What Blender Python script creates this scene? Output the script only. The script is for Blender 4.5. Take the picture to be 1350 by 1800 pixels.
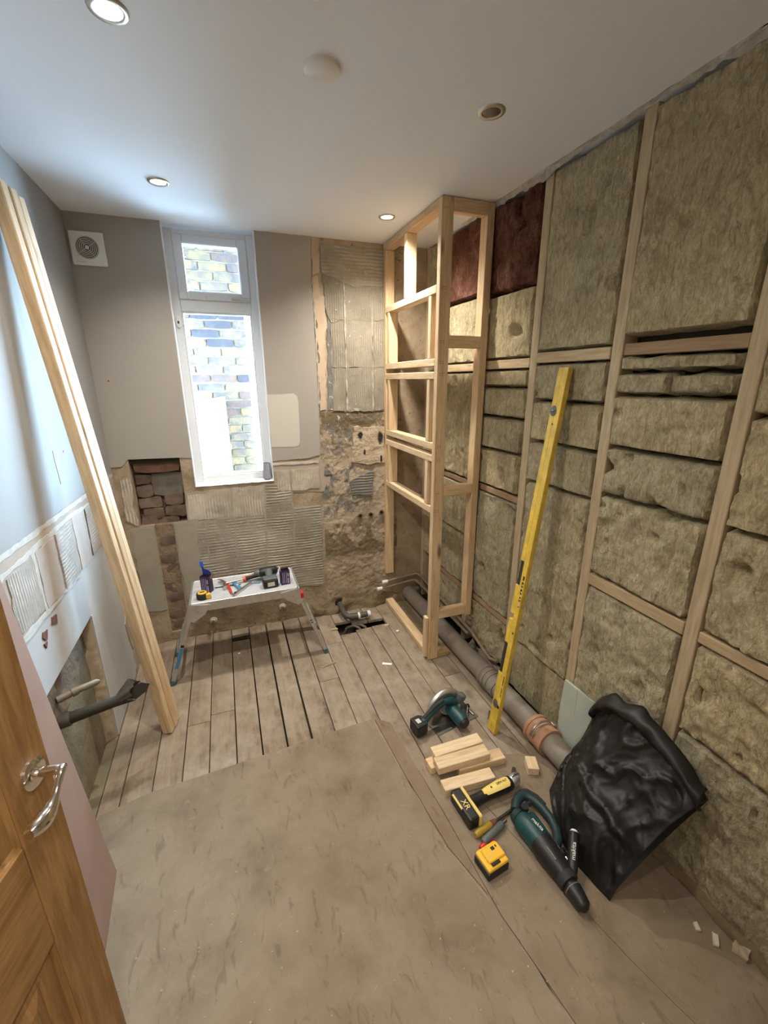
import bpy, bmesh, math, random
from mathutils import Vector, Matrix, Euler, noise
random.seed(7)
for o in list(bpy.data.objects):
    bpy.data.objects.remove(o, do_unlink=True)
scene = bpy.context.scene
COL = scene.collection

# ------------------------------------------------------------------ camera, world, exposure
WARM = (1.0, 0.935, 0.83)
W_SKY, W_LAMP, W_HALL = 6.5, 2.25, 0.50
CEIL, XL, XR, YB, YF = 2.55, -0.675, 1.38, 2.95, -0.02
cam = bpy.data.cameras.new('camera')
cam.sensor_fit = 'VERTICAL'; cam.sensor_height = 36.0; cam.lens = 36 * 757.4 / 1800
cam.clip_start = 0.01; cam.clip_end = 100
camo = bpy.data.objects.new('camera', cam); COL.objects.link(camo)
yaw, pit, roll = math.radians(19.868), math.radians(17.057), math.radians(-0.273)
fw = Vector((math.sin(yaw) * math.cos(pit), math.cos(yaw) * math.cos(pit), -math.sin(pit)))
rt = Vector((math.cos(yaw), -math.sin(yaw), 0)); up = rt.cross(fw)
rt, up = rt * math.cos(roll) + up * math.sin(roll), up * math.cos(roll) - rt * math.sin(roll)
mw = Matrix((rt, up, -fw)).transposed().to_4x4(); mw.translation = (0, 0, 1.72)
camo.matrix_world = mw
scene.camera = camo

world = bpy.data.worlds.new('world'); scene.world = world; world.use_nodes = True
bg = world.node_tree.nodes['Background']
bg.inputs[0].default_value = (0.50, 0.73, 1.0, 1); bg.inputs[1].default_value = 14.0 * W_SKY
scene.view_settings.view_transform = 'Standard'; scene.view_settings.look = 'None'
scene.view_settings.gamma = 1.0; scene.view_settings.exposure = 0.26
scene.view_settings.use_curve_mapping = False

def light(name, kind, loc, energy, color, rot=(0, 0, 0), **kw):
    l = bpy.data.lights.new(name, kind); l.energy = energy; l.color = color
    for k, v in kw.items():
        setattr(l, k, v)
    o = bpy.data.objects.new(name, l); o.location = loc; o.rotation_euler = rot; COL.objects.link(o)
    return o
# portal that only guides the sky light through the window opening
pl = light('window_portal', 'AREA', (0.024, 3.13, 1.80), 1, (1, 1, 1), (math.radians(-90), 0, 0), shape='RECTANGLE', size=0.55, size_y=1.6)
pl.data.cycles.is_portal = True

# ------------------------------------------------------------------ helpers
R = math.radians
class MB:
    def __init__(s): s.bm = bmesh.new()
    def _x(s, vs, M):
        if M is not None: bmesh.ops.transform(s.bm, matrix=M, verts=vs)
        return s
    def box(s, a, b, M=None, bev=0.0, seg=1):
        c = [(a[i] + b[i]) / 2 for i in range(3)]; d = [abs(b[i] - a[i]) for i in range(3)]
        r = bmesh.ops.create_cube(s.bm, size=1.0, matrix=Matrix.Translation(c) @ Matrix.Diagonal((*d, 1)))
        vs = r['verts']
        if bev > 0:
            es = list({e for v in vs for e in v.link_edges})
            r2 = bmesh.ops.bevel(s.bm, geom=es, offset=min(bev, min(d) * .45), segments=seg, affect='EDGES', profile=0.5)
            vs = list({v for f in r2['faces'] for v in f.verts} | {v for v in vs if v.is_valid})
        return s._x(vs, M)
    def cyl(s, p0, p1, r0, r1=None, n=20, cap=True, M=None):
        p0, p1 = Vector(p0), Vector(p1); r1 = r0 if r1 is None else r1
        d = p1 - p0; q = d.to_track_quat('Z', 'Y').to_matrix().to_4x4()
        mm = Matrix.Translation((p0 + p1) / 2) @ q
        r = bmesh.ops.create_cone(s.bm, cap_ends=cap, segments=n, radius1=r0, radius2=r1, depth=d.length, matrix=mm)
        return s._x(r['verts'], M)
    def tube(s, pts, r, n=10, M=None, closed=False):
        pts = [Vector(p) for p in pts]; rs = r if isinstance(r, (list, tuple)) else [r] * len(pts)
        rings = []; vs = []; prev = None
        for i, p in enumerate(pts):
            if closed: t = pts[(i + 1) % len(pts)] - pts[i - 1]
            else: t = pts[min(i + 1, len(pts) - 1)] - pts[max(i - 1, 0)]
            t.normalize()
            if prev is None:
                a = t.orthogonal().normalized()
            else:
                a = prev - t * prev.dot(t); a.normalize()
            prev = a; b = t.cross(a)
            ring = [s.bm.verts.new(p + (a * math.cos(k * 2 * math.pi / n) + b * math.sin(k * 2 * math.pi / n)) * rs[i]) for k in range(n)]
            rings.append(ring); vs += ring
        m = len(rings)
        for i in range(m if closed else m - 1):
            A, B = rings[i], rings[(i + 1) % m]
            for k in range(n):
                s.bm.faces.new((A[k], A[(k + 1) % n], B[(k + 1) % n], B[k]))
        if not closed:
            s.bm.faces.new(rings[0][::-1]); s.bm.faces.new(rings[-1])
        return s._x(vs, M)
    def prism(s, poly, h0, h1, M=None):
        """poly in local xy, extruded along z"""
        A = [s.bm.verts.new((x, y, h0)) for x, y in poly]; B = [s.bm.verts.new((x, y, h1)) for x, y in poly]
        fa = s.bm.faces.new(A[::-1]); fb = s.bm.faces.new(B); n = len(poly)
        for i in range(n): s.bm.faces.new((A[i], A[(i + 1) % n], B[(i + 1) % n], B[i]))
        if n > 4: bmesh.ops.triangulate(s.bm, faces=[fa, fb])
        return s._x(A + B, M)
    def lathe(s, prof, n=24, M=None):
        rings = []; vs = []
        for r, z in prof:
            ring = [s.bm.verts.new((max(r, 1e-5) * math.cos(k * 2 * math.pi / n), max(r, 1e-5) * math.sin(k * 2 * math.pi / n), z)) for k in range(n)]
            rings.append(ring); vs += ring
        for A, B in zip(rings, rings[1:]):
            for k in range(n): s.bm.faces.new((A[k], A[(k + 1) % n], B[(k + 1) % n], B[k]))
        if prof[0][0] > 1e-4: s.bm.faces.new(rings[0][::-1])
        if prof[-1][0] > 1e-4: s.bm.faces.new(rings[-1])
        return s._x(vs, M)
    def grid(s, fn, nu, nv, wrapu=False, M=None):
        V = [[s.bm.verts.new(fn(i / (nu if wrapu else nu - 1), j / (nv - 1))) for j in range(nv)] for i in range(nu)]
        for i in range(nu if wrapu else nu - 1):
            for j in range(nv - 1):
                k = (i + 1) % nu
                s.bm.faces.new((V[i][j], V[k][j], V[k][j + 1], V[i][j + 1]))
        return s._x([v for r in V for v in r], M)
    def mesh(s, name, smooth=None):
        bmesh.ops.recalc_face_normals(s.bm, faces=s.bm.faces[:])
        me = bpy.data.meshes.new(name); s.bm.to_mesh(me); s.bm.free()
        if smooth is not None:
            for p in me.polygons: p.use_smooth = True
            me.set_sharp_from_angle(angle=R(smooth))
        return me

def obj(name, me, mat, parent=None, loc=(0, 0, 0), rot=None, smooth=None, M=None, mods=None, label=None, kind=None):
    if isinstance(me, MB): me = me.mesh(name, smooth)
    if mat is not None and not me.materials: me.materials.append(mat)
    o = bpy.data.objects.new(name, me); COL.objects.link(o)
    if parent is not None: o.parent = parent
    if M is not None: o.matrix_basis = M
    else:
        o.location = loc
        if rot is not None: o.rotation_euler = rot
    if label: o['label'] = label
    if kind: o['kind'] = kind
    return o

def thing(name, label, cat, loc=(0, 0, 0), rz=0.0, group=None, rot=None, M=None):
    o = bpy.data.objects.new(name, None); COL.objects.link(o)
    o.empty_display_size = .05
    if M is not None: o.matrix_basis = M
    else:
        o.location = loc; o.rotation_euler = rot or (0, 0, rz)
    return tag(o, label, cat, group)
def tag(o, label, cat, group=None):
    o['label'] = label; o['category'] = cat
    if group: o['group'] = group
    return o
def struct(name, me, mat, **k):
    return obj(name, me, mat, kind='structure', **k)

def tbox(name, X, Y, Z, mat, parent=None, base=(0, 0, 0), bev=.0025, **k):
    """sawn timber: box whose mesh runs along its own local z (grain direction)"""
    lo = [min(X), min(Y), min(Z)]; hi = [max(X), max(Y), max(Z)]
    d = [hi[i] - lo[i] for i in range(3)]; ax = d.index(max(d)); c = Vector([(lo[i] + hi[i]) / 2 for i in range(3)]) - Vector(base)
    if ax == 2: dims = (d[0], d[1], d[2]); rm = Matrix.Identity(4)
    elif ax == 0: dims = (d[1], d[2], d[0]); rm = Matrix(((0, 0, 1), (1, 0, 0), (0, 1, 0))).to_4x4()
    else: dims = (d[2], d[0], d[1]); rm = Matrix(((0, 1, 0), (0, 0, 1), (1, 0, 0))).to_4x4()
    m = MB().box([-x / 2 for x in dims], [x / 2 for x in dims], bev=bev)
    return obj(name, m, mat, parent, M=Matrix.Translation(c) @ rm, **k)

def ragged(poly, step=.03, amp=.008, seed=0):
    out = []; n = len(poly); amp = min(amp, step * .30)
    for i in range(n):
        a, b = Vector(poly[i]), Vector(poly[(i + 1) % n]); L = (b - a).length; k = max(1, int(L / step))
        nrm = Vector((-(b - a).y, (b - a).x)).normalized() if L > 0 else Vector((0, 0))
        for j in range(k):
            p = a.lerp(b, j / k); w = noise.noise(Vector((p.x * 23, p.y * 23, seed * 3.1))) * amp * 1.6
            if j == 0: w *= .3
            p = p + nrm * w; out.append((p.x, p.y))
    return out

def text_mesh(txt, size, depth=.0006):
    c = bpy.data.curves.new('lettering', 'FONT'); c.body = txt; c.size = size; c.extrude = depth; c.align_x = 'CENTER'; c.align_y = 'CENTER'; c.resolution_u = 2
    o = bpy.data.objects.new('lettering', c); COL.objects.link(o)
    dg = bpy.context.evaluated_depsgraph_get(); me = bpy.data.meshes.new_from_object(o.evaluated_get(dg))
    bpy.data.objects.remove(o, do_unlink=True); bpy.data.curves.remove(c)
    return me

# ------------------------------------------------------------------ materials
def nodes(name):
    m = bpy.data.materials.new(name); m.use_nodes = True; nt = m.node_tree
    return m, nt, nt.nodes, nt.links, nt.nodes['Principled BSDF']
def ramp(N, stops, interp='LINEAR'):
    r = N.new('ShaderNodeValToRGB'); cr = r.color_ramp; cr.interpolation = interp
    while len(cr.elements) > 1: cr.elements.remove(cr.elements[-1])
    cr.elements[0].position = stops[0][0]; cr.elements[0].color = (*stops[0][1], 1)
    for p, c in stops[1:]:
        e = cr.elements.new(p); e.color = (*c, 1)
    return r
def coords(N, L, scale=(1, 1, 1), kind='Object', rot=(0, 0, 0), jitter=True):
    tc = N.new('ShaderNodeTexCoord'); mp = N.new('ShaderNodeMapping'); mp.inputs['Scale'].default_value = scale; mp.inputs['Rotation'].default_value = rot
    src = tc.outputs[kind]
    if jitter:
        oi = N.new('ShaderNodeObjectInfo'); ad = N.new('ShaderNodeVectorMath'); ad.operation = 'ADD'
        sc = N.new('ShaderNodeVectorMath'); sc.operation = 'SCALE'; sc.inputs['Scale'].default_value = 13.0
        cm = N.new('ShaderNodeCombineXYZ')
        for i in range(3): L.new(oi.outputs['Random'], cm.inputs[i])
        L.new(cm.outputs[0], sc.inputs[0]); L.new(src, ad.inputs[0]); L.new(sc.outputs[0], ad.inputs[1]); src = ad.outputs[0]
    L.new(src, mp.inputs['Vector'])
    return mp.outputs[0]
def ntex(N, L, vec, scale, detail=4, rough=.55, dist=0.0):
    t = N.new('ShaderNodeTexNoise'); t.inputs['Scale'].default_value = scale; t.inputs['Detail'].default_value = detail
    t.inputs['Roughness'].default_value = rough; t.inputs['Distortion'].default_value = dist
    L.new(vec, t.inputs['Vector']); return t.outputs[0]
def bump(N, L, h, bs, strength, dist, prev=None):
    b = N.new('ShaderNodeBump'); b.inputs['Strength'].default_value = strength; b.inputs['Distance'].default_value = dist
    L.new(h, b.inputs['Height'])
    if prev is not None: L.new(prev, b.inputs['Normal'])
    L.new(b.outputs[0], bs.inputs['Normal']); return b.outputs[0]
def mix(N, L, a, b, f, mode='MIX'):
    m = N.new('ShaderNodeMix'); m.data_type = 'RGBA'; m.blend_type = mode
    for sock, v in ((m.inputs[0], f), (m.inputs[6], a), (m.inputs[7], b)):
        if hasattr(v, 'links'): L.new(v, sock)
        elif isinstance(v, tuple): sock.default_value = (*v, 1)
        else: sock.default_value = v
    return m.outputs[2]
def plain(name, col, rough=.5, metal=0.0, bumps=0, bscale=60, var=0.0, vscale=8, coat=0.0):
    m, nt, N, L, B = nodes(name)
    B.inputs['Base Color'].default_value = (*col, 1); B.inputs['Roughness'].default_value = rough; B.inputs['Metallic'].default_value = metal
    if coat: B.inputs['Coat Weight'].default_value = coat
    v = coords(N, L)
    if var:
        n = ntex(N, L, v, vscale, 5, .6)
        r = ramp(N, [(.25, tuple(c * (1 - var) for c in col)), (.75, tuple(min(1, c * (1 + var)) for c in col))]); L.new(n, r.inputs[0]); L.new(r.outputs[0], B.inputs['Base Color'])
    if bumps: bump(N, L, ntex(N, L, v, bscale, 4), B, bumps, .002)
    return m
def wood(name, c1, c2, rough=.6, knots=True, grain=1.0, dust=None):
    m, nt, N, L, B = nodes(name); B.inputs['Roughness'].default_value = rough
    v = coords(N, L, (1, 1, .09)); n = ntex(N, L, v, 28 * grain, 5, .6, .6)
    n2 = ntex(N, L, v, 110 * grain, 3, .6)
    r = ramp(N, [(.3, c2), (.62, c1)]); L.new(n, r.inputs[0])
    r2 = ramp(N, [(.35, (.82, .8, .76)), (.6, (1, 1, 1))]); L.new(n2, r2.inputs[0])
    c = mix(N, L, r.outputs[0], r2.outputs[0], 1.0, 'MULTIPLY')
    if knots:
        v2 = coords(N, L, (9, 9, 2.6)); vo = N.new('ShaderNodeTexVoronoi'); vo.inputs['Scale'].default_value = 1.0; vo.inputs['Randomness'].default_value = 1.0
        L.new(v2, vo.inputs['Vector']); rk = ramp(N, [(.07, (1, 1, 1)), (.16, (0, 0, 0))]); L.new(vo.outputs['Distance'], rk.inputs[0])
        c = mix(N, L, c, tuple(x * .35 for x in c2), rk.outputs[0])
    oi = N.new('ShaderNodeObjectInfo'); ro = ramp(N, [(0, (.86, .85, .83)), (1, (1.0, 1.0, 1.0))]); L.new(oi.outputs['Random'], ro.inputs[0])
    c = mix(N, L, c, ro.outputs[0], 1.0, 'MULTIPLY')
    if dust:
        v3 = coords(N, L, jitter=False); nd = ntex(N, L, v3, 5, 6, .65); rd = ramp(N, [(.38, (0, 0, 0)), (.68, (1, 1, 1))]); L.new(nd, rd.inputs[0])
        c = mix(N, L, c, dust, rd.outputs[0])
    if name.startswith('oak'): B.inputs['Specular IOR Level'].default_value = .25
    L.new(c, B.inputs['Base Color']); bump(N, L, n2, B, .25, .001)
    return m
def plaster(name, stops, scale=4, rough=.9, bmp=.4, bscale=30, bd=.006, ridges=None, kind='Object', rfreq=110, fleck=None):
    m, nt, N, L, B = nodes(name); B.inputs['Roughness'].default_value = rough
    v = coords(N, L, jitter=False); n = ntex(N, L, v, scale, 8, .65, .3)
    r = ramp(N, stops); L.new(n, r.inputs[0]); c = r.outputs[0]
    nb = ntex(N, L, v, bscale, 6, .6); pv = bump(N, L, nb, B, bmp, bd)
    if ridges:
        w = N.new('ShaderNodeTexWave'); w.wave_type = 'BANDS'; w.bands_direction = ridges; w.inputs['Scale'].default_value = rfreq / 6.283
        w.inputs['Distortion'].default_value = 3.0; w.inputs['Detail'].default_value = 3; w.inputs['Detail Scale'].default_value = .5
        L.new(v, w.inputs['Vector'])
        nm = ntex(N, L, v, 8, 4, .6); rm = ramp(N, [(.42, (.05, .05, .05)), (.62, (1, 1, 1))]); L.new(nm, rm.inputs[0])
        mu = N.new('ShaderNodeMath'); mu.operation = 'MULTIPLY'; L.new(w.outputs[1], mu.inputs[0]); L.new(rm.outputs[0], mu.inputs[1])
        bump(N, L, mu.outputs[0], B, .8, .002 if 'left' in name else .005, pv)
        rw = ramp(N, [(.2, (.93, .92, .91)), (.95, (1.22, 1.21, 1.19))]); L.new(mu.outputs[0], rw.inputs[0])
        c = mix(N, L, c, rw.outputs[0], 1.0, 'MULTIPLY')
        nq = ntex(N, L, v, 3.2, 6, .7); rq = ramp(N, [(.3, (.66, .63, .58)), (.7, (1.14, 1.13, 1.11))]); L.new(nq, rq.inputs[0])
        c = mix(N, L, c, rq.outputs[0], 1.0, 'MULTIPLY')
        nz = ntex(N, L, v, 45, 3, .7); rz = ramp(N, [(.665, (0, 0, 0)), (.71, (1, 1, 1))]); L.new(nz, rz.inputs[0]); c = mix(N, L, c, (.52, .49, .43), rz.outputs[0])
    if name.endswith('hardboard'):
        for rot, sc, lo, hi, colr in ((.6, (26, 9, 1), .60, .68, (.55, .52, .48)), (2.1, (30, 11, 1), .62, .69, (.62, .58, .52)), (.2, (14, 20, 1), .66, .72, (1.35, 1.33, 1.28)), (1.3, (2.2, 3.1, 1), .50, .62, (.84, .80, .75))):
            vv = coords(N, L, sc, rot=(0, 0, rot), jitter=False); n5 = ntex(N, L, vv, 1.0, 4, .6, .8); r5 = ramp(N, [(lo, (0, 0, 0)), (hi, (1, 1, 1))]); L.new(n5, r5.inputs[0])
            c5 = mix(N, L, (1, 1, 1), colr, r5.outputs[0]); c = mix(N, L, c, c5, .55, 'MULTIPLY')
    if fleck:
        nf = ntex(N, L, v, 26, 4, .7); rf = ramp(N, [(.62, (0, 0, 0)), (.68, (1, 1, 1))]); L.new(nf, rf.inputs[0]); c = mix(N, L, c, fleck, rf.outputs[0])
    L.new(c, B.inputs['Base Color'])
    return m
def wool(name, stops, streak=.5):
    m, nt, N, L, B = nodes(name); B.inputs['Roughness'].default_value = 1.0; B.inputs['Specular IOR Level'].default_value = .1
    v = coords(N, L, jitter=True); n = ntex(N, L, v, 7, 7, .7, .6)
    r = ramp(N, stops); L.new(n, r.inputs[0])
    vs = coords(N, L, (1, 1, .35), jitter=True); n2 = ntex(N, L, vs, 70, 5, .7, 1.2)
    r2 = ramp(N, [(.32, (.56, .53, .48)), (.62, (1.12, 1.12, 1.09))]); L.new(n2, r2.inputs[0])
    c = mix(N, L, r.outputs[0], r2.outputs[0], .9, 'MULTIPLY')
    oi = N.new('ShaderNodeObjectInfo'); ro = ramp(N, [(0, (.88, .9, .92)), (1, (1.08, 1.04, .96))]); L.new(oi.outputs['Random'], ro.inputs[0])
    c = mix(N, L, c, ro.outputs[0], 1.0, 'MULTIPLY')
    L.new(c, B.inputs['Base Color']); pv = bump(N, L, n2, B, .9, .009)
    bump(N, L, ntex(N, L, v, 20, 6, .7), B, .9, .02, pv)
    return m

M = {}
M['ceiling'] = plain('ceiling_paint', (.81, .83, .87), .9, bumps=.05, bscale=200)
M['paint'] = plaster('greige_paint', [(.3, (.335, .302, .265)), (.7, (.362, .328, .292))], 2, .75, .06, 90, .002)
M['paint_left'] = plaster('grey_paint', [(.3, (.275, .267, .253)), (.7, (.305, .295, .281))], 2, .75, .06, 90, .002)
M['primer'] = plain('primer_patch', (.52, .485, .42), .85)
M['board_white'] = plaster('white_board', [(.3, (.43, .415, .395)), (.7, (.50, .485, .46))], 3, .85, .05, 60, .002)
M['band'] = plaster('pink_band', [(.3, (.34, .27, .21)), (.7, (.43, .35, .28))], 7, .9, .2, 50, .003)
M['raw'] = plaster('raw_plaster', [(.28, (.20, .145, .085)), (.45, (.33, .25, .165)), (.6, (.42, .33, .235)), (.78, (.30, .24, .17))], 5, .95, .7, 26, .012, fleck=(.16, .12, .07))
M['tan'] = plaster('tan_plaster', [(.3, (.36, .28, .19)), (.7, (.50, .40, .29))], 8, .95, .4, 30, .006)
M['pinkpl'] = plaster('pink_plaster', [(.3, (.44, .33, .23)), (.7, (.55, .43, .32))], 8, .95, .3, 30, .005)
M['stone'] = plaster('rough_render', [(.3, (.38, .29, .19)), (.65, (.52, .42, .30))], 10, .95, 1.0, 22, .02)
def soot_spots(m, spots):
    nt = m.node_tree; N, L = nt.nodes, nt.links; B = N['Principled BSDF']; src = B.inputs['Base Color'].links[0].from_socket
    tc = N.new('ShaderNodeTexCoord'); nz = N.new('ShaderNodeTexNoise'); nz.inputs['Scale'].default_value = 30; L.new(tc.outputs['Object'], nz.inputs['Vector'])
    for (x, z, a, b) in spots:
        mp = N.new('ShaderNodeMapping'); mp.inputs['Location'].default_value = (-x / a, 0, -z / b); mp.inputs['Scale'].default_value = (1 / a, 0, 1 / b); L.new(tc.outputs['Object'], mp.inputs[0])
        ln = N.new('ShaderNodeVectorMath'); ln.operation = 'LENGTH'; L.new(mp.outputs[0], ln.inputs[0])
        ad = N.new('ShaderNodeMath'); ad.operation = 'MULTIPLY_ADD'; L.new(nz.outputs[0], ad.inputs[0]); ad.inputs[1].default_value = 1.1; L.new(ln.outputs['Value'], ad.inputs[2])
        r = ramp(N, [(.55, (1, 1, 1)), (.85, (.25, .25, .25)), (1.0, (0, 0, 0))])
        sb = N.new('ShaderNodeMath'); sb.operation = 'SUBTRACT'; L.new(ad.outputs[0], sb.inputs[0]); sb.inputs[1].default_value = .55
        L.new(sb.outputs[0], r.inputs[0]); src = mix(N, L, src, (.022, .017, .012), r.outputs[0])
    L.new(src, B.inputs['Base Color'])
soot_spots(M['stone'], [(.885, 1.345, .022, .038), (1.035, 1.325, .026, .055), (.915, 1.225, .010, .03), (1.04, 1.17, .010, .04)])
M['olive'] = plaster('olive_mortar', [(.3, (.13, .095, .05)), (.7, (.22, .165, .09))], 10, .95, .9, 26, .015)
M['darkad'] = plaster('dark_adhesive', [(.3, (.12, .115, .105)), (.7, (.21, .20, .18))], 10, .9, .6, 40, .006, fleck=(.6, .58, .54))
M['adv'] = plaster('adhesive_vertical', [(.3, (.235, .21, .165)), (.7, (.335, .305, .245))], 6, .9, .4, 50, .004, ridges='X', rfreq=130)
M['adh'] = plaster('adhesive_horizontal', [(.3, (.31, .285, .235)), (.7, (.42, .39, .33))], 6, .9, .4, 50, .004, ridges='Z', rfreq=98)
M['adg'] = plaster('adhesive_smooth', [(.3, (.285, .255, .20)), (.7, (.37, .335, .27))], 5, .9, .3, 40, .004)
M['adg2'] = plaster('adhesive_smooth_brown', [(.3, (.19, .165, .125)), (.7, (.29, .26, .205))], 5, .9, .4, 40, .004)
M['adw'] = plaster('adhesive_white', [(.3, (.42, .37, .31)), (.55, (.55, .49, .42)), (.72, (.36, .33, .29))], 9, .9, .4, 40, .004, ridges='X', rfreq=110)
M['adl'] = plaster('adhesive_left_band', [(.3, (.38, .325, .28)), (.6, (.45, .395, .35))], 5, .9, .3, 40, .003)
M['adlh'] = plaster('adhesive_left_ridged', [(.3, (.37, .325, .28)), (.6, (.47, .42, .37))], 5, .9, .3, 40, .003, ridges='Z', rfreq=130)
M['adlv'] = plaster('adhesive_left_vertical', [(.3, (.34, .295, .25)), (.6, (.43, .38, .33))], 5, .9, .3, 40, .003, ridges='Y', rfreq=120)
M['flake'] = plain('pale_flakes', (.40, .365, .31), .9, bumps=.8, bscale=70, var=.35, vscale=40)
def weathered_mat():
    m, nt, N, L, B = nodes('weathered_render'); B.inputs['Roughness'].default_value = .95
    v = coords(N, L, jitter=False)
    n1 = ntex(N, L, v, 5, 8, .65, .4); r1 = ramp(N, [(.30, (.24, .175, .105)), (.48, (.40, .31, .215)), (.62, (.47, .375, .27)), (.78, (.34, .265, .18))]); L.new(n1, r1.inputs[0]); c = r1.outputs[0]
    sx = N.new('ShaderNodeSeparateXYZ'); tc = N.new('ShaderNodeTexCoord'); L.new(tc.outputs['Object'], sx.inputs[0])
    def zone(sock, stops):
        r = ramp(N, [(p, (q, q, q)) for p, q in stops]); L.new(sock, r.inputs[0]); return r.outputs[0]
    def mul(a, b):
        k = N.new('ShaderNodeMath'); k.operation = 'MULTIPLY'; L.new(a, k.inputs[0]); L.new(b, k.inputs[1]); return k.outputs[0]
    zh = N.new('ShaderNodeMath'); zh.operation = 'MULTIPLY'; zh.inputs[1].default_value = .5; L.new(sx.outputs[2], zh.inputs[0])
    def blot(scale, lo, hi, col, zs, xs=None, detail=6, seed=0.0):
        nonlocal c
        vv = coords(N, L, (1, 1, .7), jitter=False); mp = vv.node; mp.inputs['Location'].default_value = (seed, seed * 2, seed * 3)
        f = zone(ntex(N, L, vv, scale, detail, .7, .5), [(lo, 0), (hi, 1)]); f = mul(f, zone(zh.outputs[0], zs))
        if xs: f = mul(f, zone(sx.outputs[0], xs))
        c = mix(N, L, c, col, f)
    blot(7, .44, .50, (.155, .118, .062), [(.20, .0), (.24, .9), (.34, .7), (.36, .0), (.60, 0), (.66, .7), (.70, 1)], None, 7, 1.3)      # olive mortar band and patches
    blot(9, .50, .55, (.16, .152, .137), [(.36, 0), (.40, .9), (.56, 1), (.60, .6), (.72, .9)], [(.60, 1), (.80, .9), (.98, .25)], 7, 4.7)  # dark adhesive
    blot(6, .46, .52, (.14, .105, .06), [(.60, 0), (.69, 0), (.715, 1), (.76, 1)], None, 5, 7.7)                                    # dark band under the adhesive
    blot(22, .60, .64, (.50, .465, .405), [(.40, 0), (.44, 1), (.75, 1)], [(.62, 0), (.65, 1), (.74, 1), (.82, .2)], 5, 2.1)             # pale flakes
    blot(26, .66, .69, (.10, .07, .04), [(.05, 1), (.75, 1)], None, 5, 9.1)
    L.new(c, B.inputs['Base Color']); bump(N, L, ntex(N, L, v, 34, 7, .65), B, .9, .014); return m
M['weathered'] = weathered_mat()
M['adh_dark'] = plaster('adhesive_dark_ridged', [(.3, (.15, .143, .128)), (.7, (.24, .225, .2))], 6, .9, .4, 50, .004, ridges='Z', rfreq=98)
M['whiteline'] = plain('white_adhesive', (.50, .47, .42), .9, bumps=.6, bscale=90, var=.15, vscale=30)
M['rust'] = plain('torn_paper', (.16, .06, .035), .95, var=.4, vscale=40)
M['void'] = plain('dark_void', (.012, .010, .008), 1.0)
M['soot'] = plain('soot', (.03, .022, .016), 1.0, var=.4, vscale=30)
M['mortar_in'] = plaster('old_mortar', [(.3, (.16, .12, .085)), (.7, (.28, .22, .16))], 10, .95, .8, 30, .015)
M['brick_in'] = plain('old_brick', (.15, .105, .075), .95, bumps=.9, bscale=45, var=.4, vscale=16)
M['brick_red'] = plain('red_brick', (.20, .105, .07), .95, bumps=.8, bscale=45, var=.35, vscale=16)
M['block_in'] = plain('grey_block', (.19, .165, .135), .95, bumps=.8, bscale=60, var=.3, vscale=14)
M['chanfill'] = plaster('channel_fill', [(.3, (.19, .125, .08)), (.5, (.27, .19, .125)), (.7, (.33, .245, .165))], 9, .95, 1.0, 24, .02)
M['recess'] = plaster('recess_lining', [(.3, (.17, .14, .085)), (.7, (.27, .23, .15))], 4, .95, .6, 20, .015)
M['pine'] = wood('fresh_pine', (.80, .60, .375), (.64, .43, .24), .6)
M['pine_pale'] = wood('pale_pine', (.84, .66, .44), (.70, .50, .30), .6)
M['stud'] = wood('wall_stud_pine', (.56, .45, .295), (.46, .35, .215), .75)
M['noggin'] = wood('noggin_pine', (.58, .45, .28), (.46, .335, .19), .75)
M['oldstud'] = wood('old_noggin', (.40, .275, .165), (.30, .19, .105), .8)
M['plate'] = wood('sole_plate_wood', (.52, .36, .20), (.36, .22, .11), .7)
M['floorboard'] = wood('old_floorboard', (.30, .225, .15), (.17, .118, .073), .72, dust=(.36, .30, .235))
M['ply'] = plaster('dusty_hardboard', [(.25, (.148, .110, .070)), (.42, (.210, .162, .109)), (.58, (.25, .197, .136)), (.75, (.192, .144, .095))], 4.5, .85, .5, 38, .003, fleck=(.24, .175, .115))
M['ply_brown'] = plaster('brown_hardboard', [(.25, (.18, .125, .08)), (.75, (.25, .185, .122))], 5, .85, .4, 40, .002)
M['ply2'] = plaster('tan_hardboard', [(.25, (.152, .110, .07)), (.42, (.207, .157, .104)), (.58, (.245, .19, .13)), (.75, (.19, .14, .091))], 5.5, .85, .5, 38, .003, fleck=(.225, .155, .10))
M['wool'] = wool('mineral_wool', [(.25, (.335, .283, .188)), (.5, (.505, .44, .30)), (.75, (.63, .555, .39))])
M['wool_red'] = wool('old_red_wool', [(.3, (.08, .032, .024)), (.5, (.17, .075, .052)), (.68, (.30, .165, .125)), (.8, (.46, .32, .25))])
M['back_dark'] = plain('cavity_back', (.045, .035, .022), 1.0)
M['oak'] = wood('oak_door', (.40, .225, .085), (.26, .13, .045), .55, knots=False, grain=1.3)
M['oak_dark'] = wood('oak_groove', (.16, .07, .02), (.09, .04, .012), .5, knots=False)
M['chrome'] = plain('polished_chrome', (.80, .77, .72), .12, 1.0)
M['steel'] = plain('satin_steel', (.55, .53, .50), .3, 1.0)
M['alu'] = plain('aluminium', (.62, .61, .60), .38, .85, bumps=.1, bscale=120, var=.12, vscale=30)
M['alu_top'] = plain('aluminium_top', (.46, .47, .49), .5, .0, bumps=.3, bscale=220, var=.18, vscale=18)
M['pinkboard'] = plain('pink_plasterboard', (.31, .185, .13), .9, var=.1, vscale=6)
M['boardcore'] = plain('gypsum_core', (.62, .58, .54), .95, bumps=.5)
M['greenboard'] = plain('green_plasterboard', (.42, .47, .40), .9, var=.06, vscale=10)
M['soil'] = plain('grey_soil_pipe', (.215, .185, .15), .55, var=.3, vscale=9, bumps=.15, bscale=60)
M['waste'] = plain('dark_waste_pipe', (.085, .072, .06), .5, var=.3, vscale=14)
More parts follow.
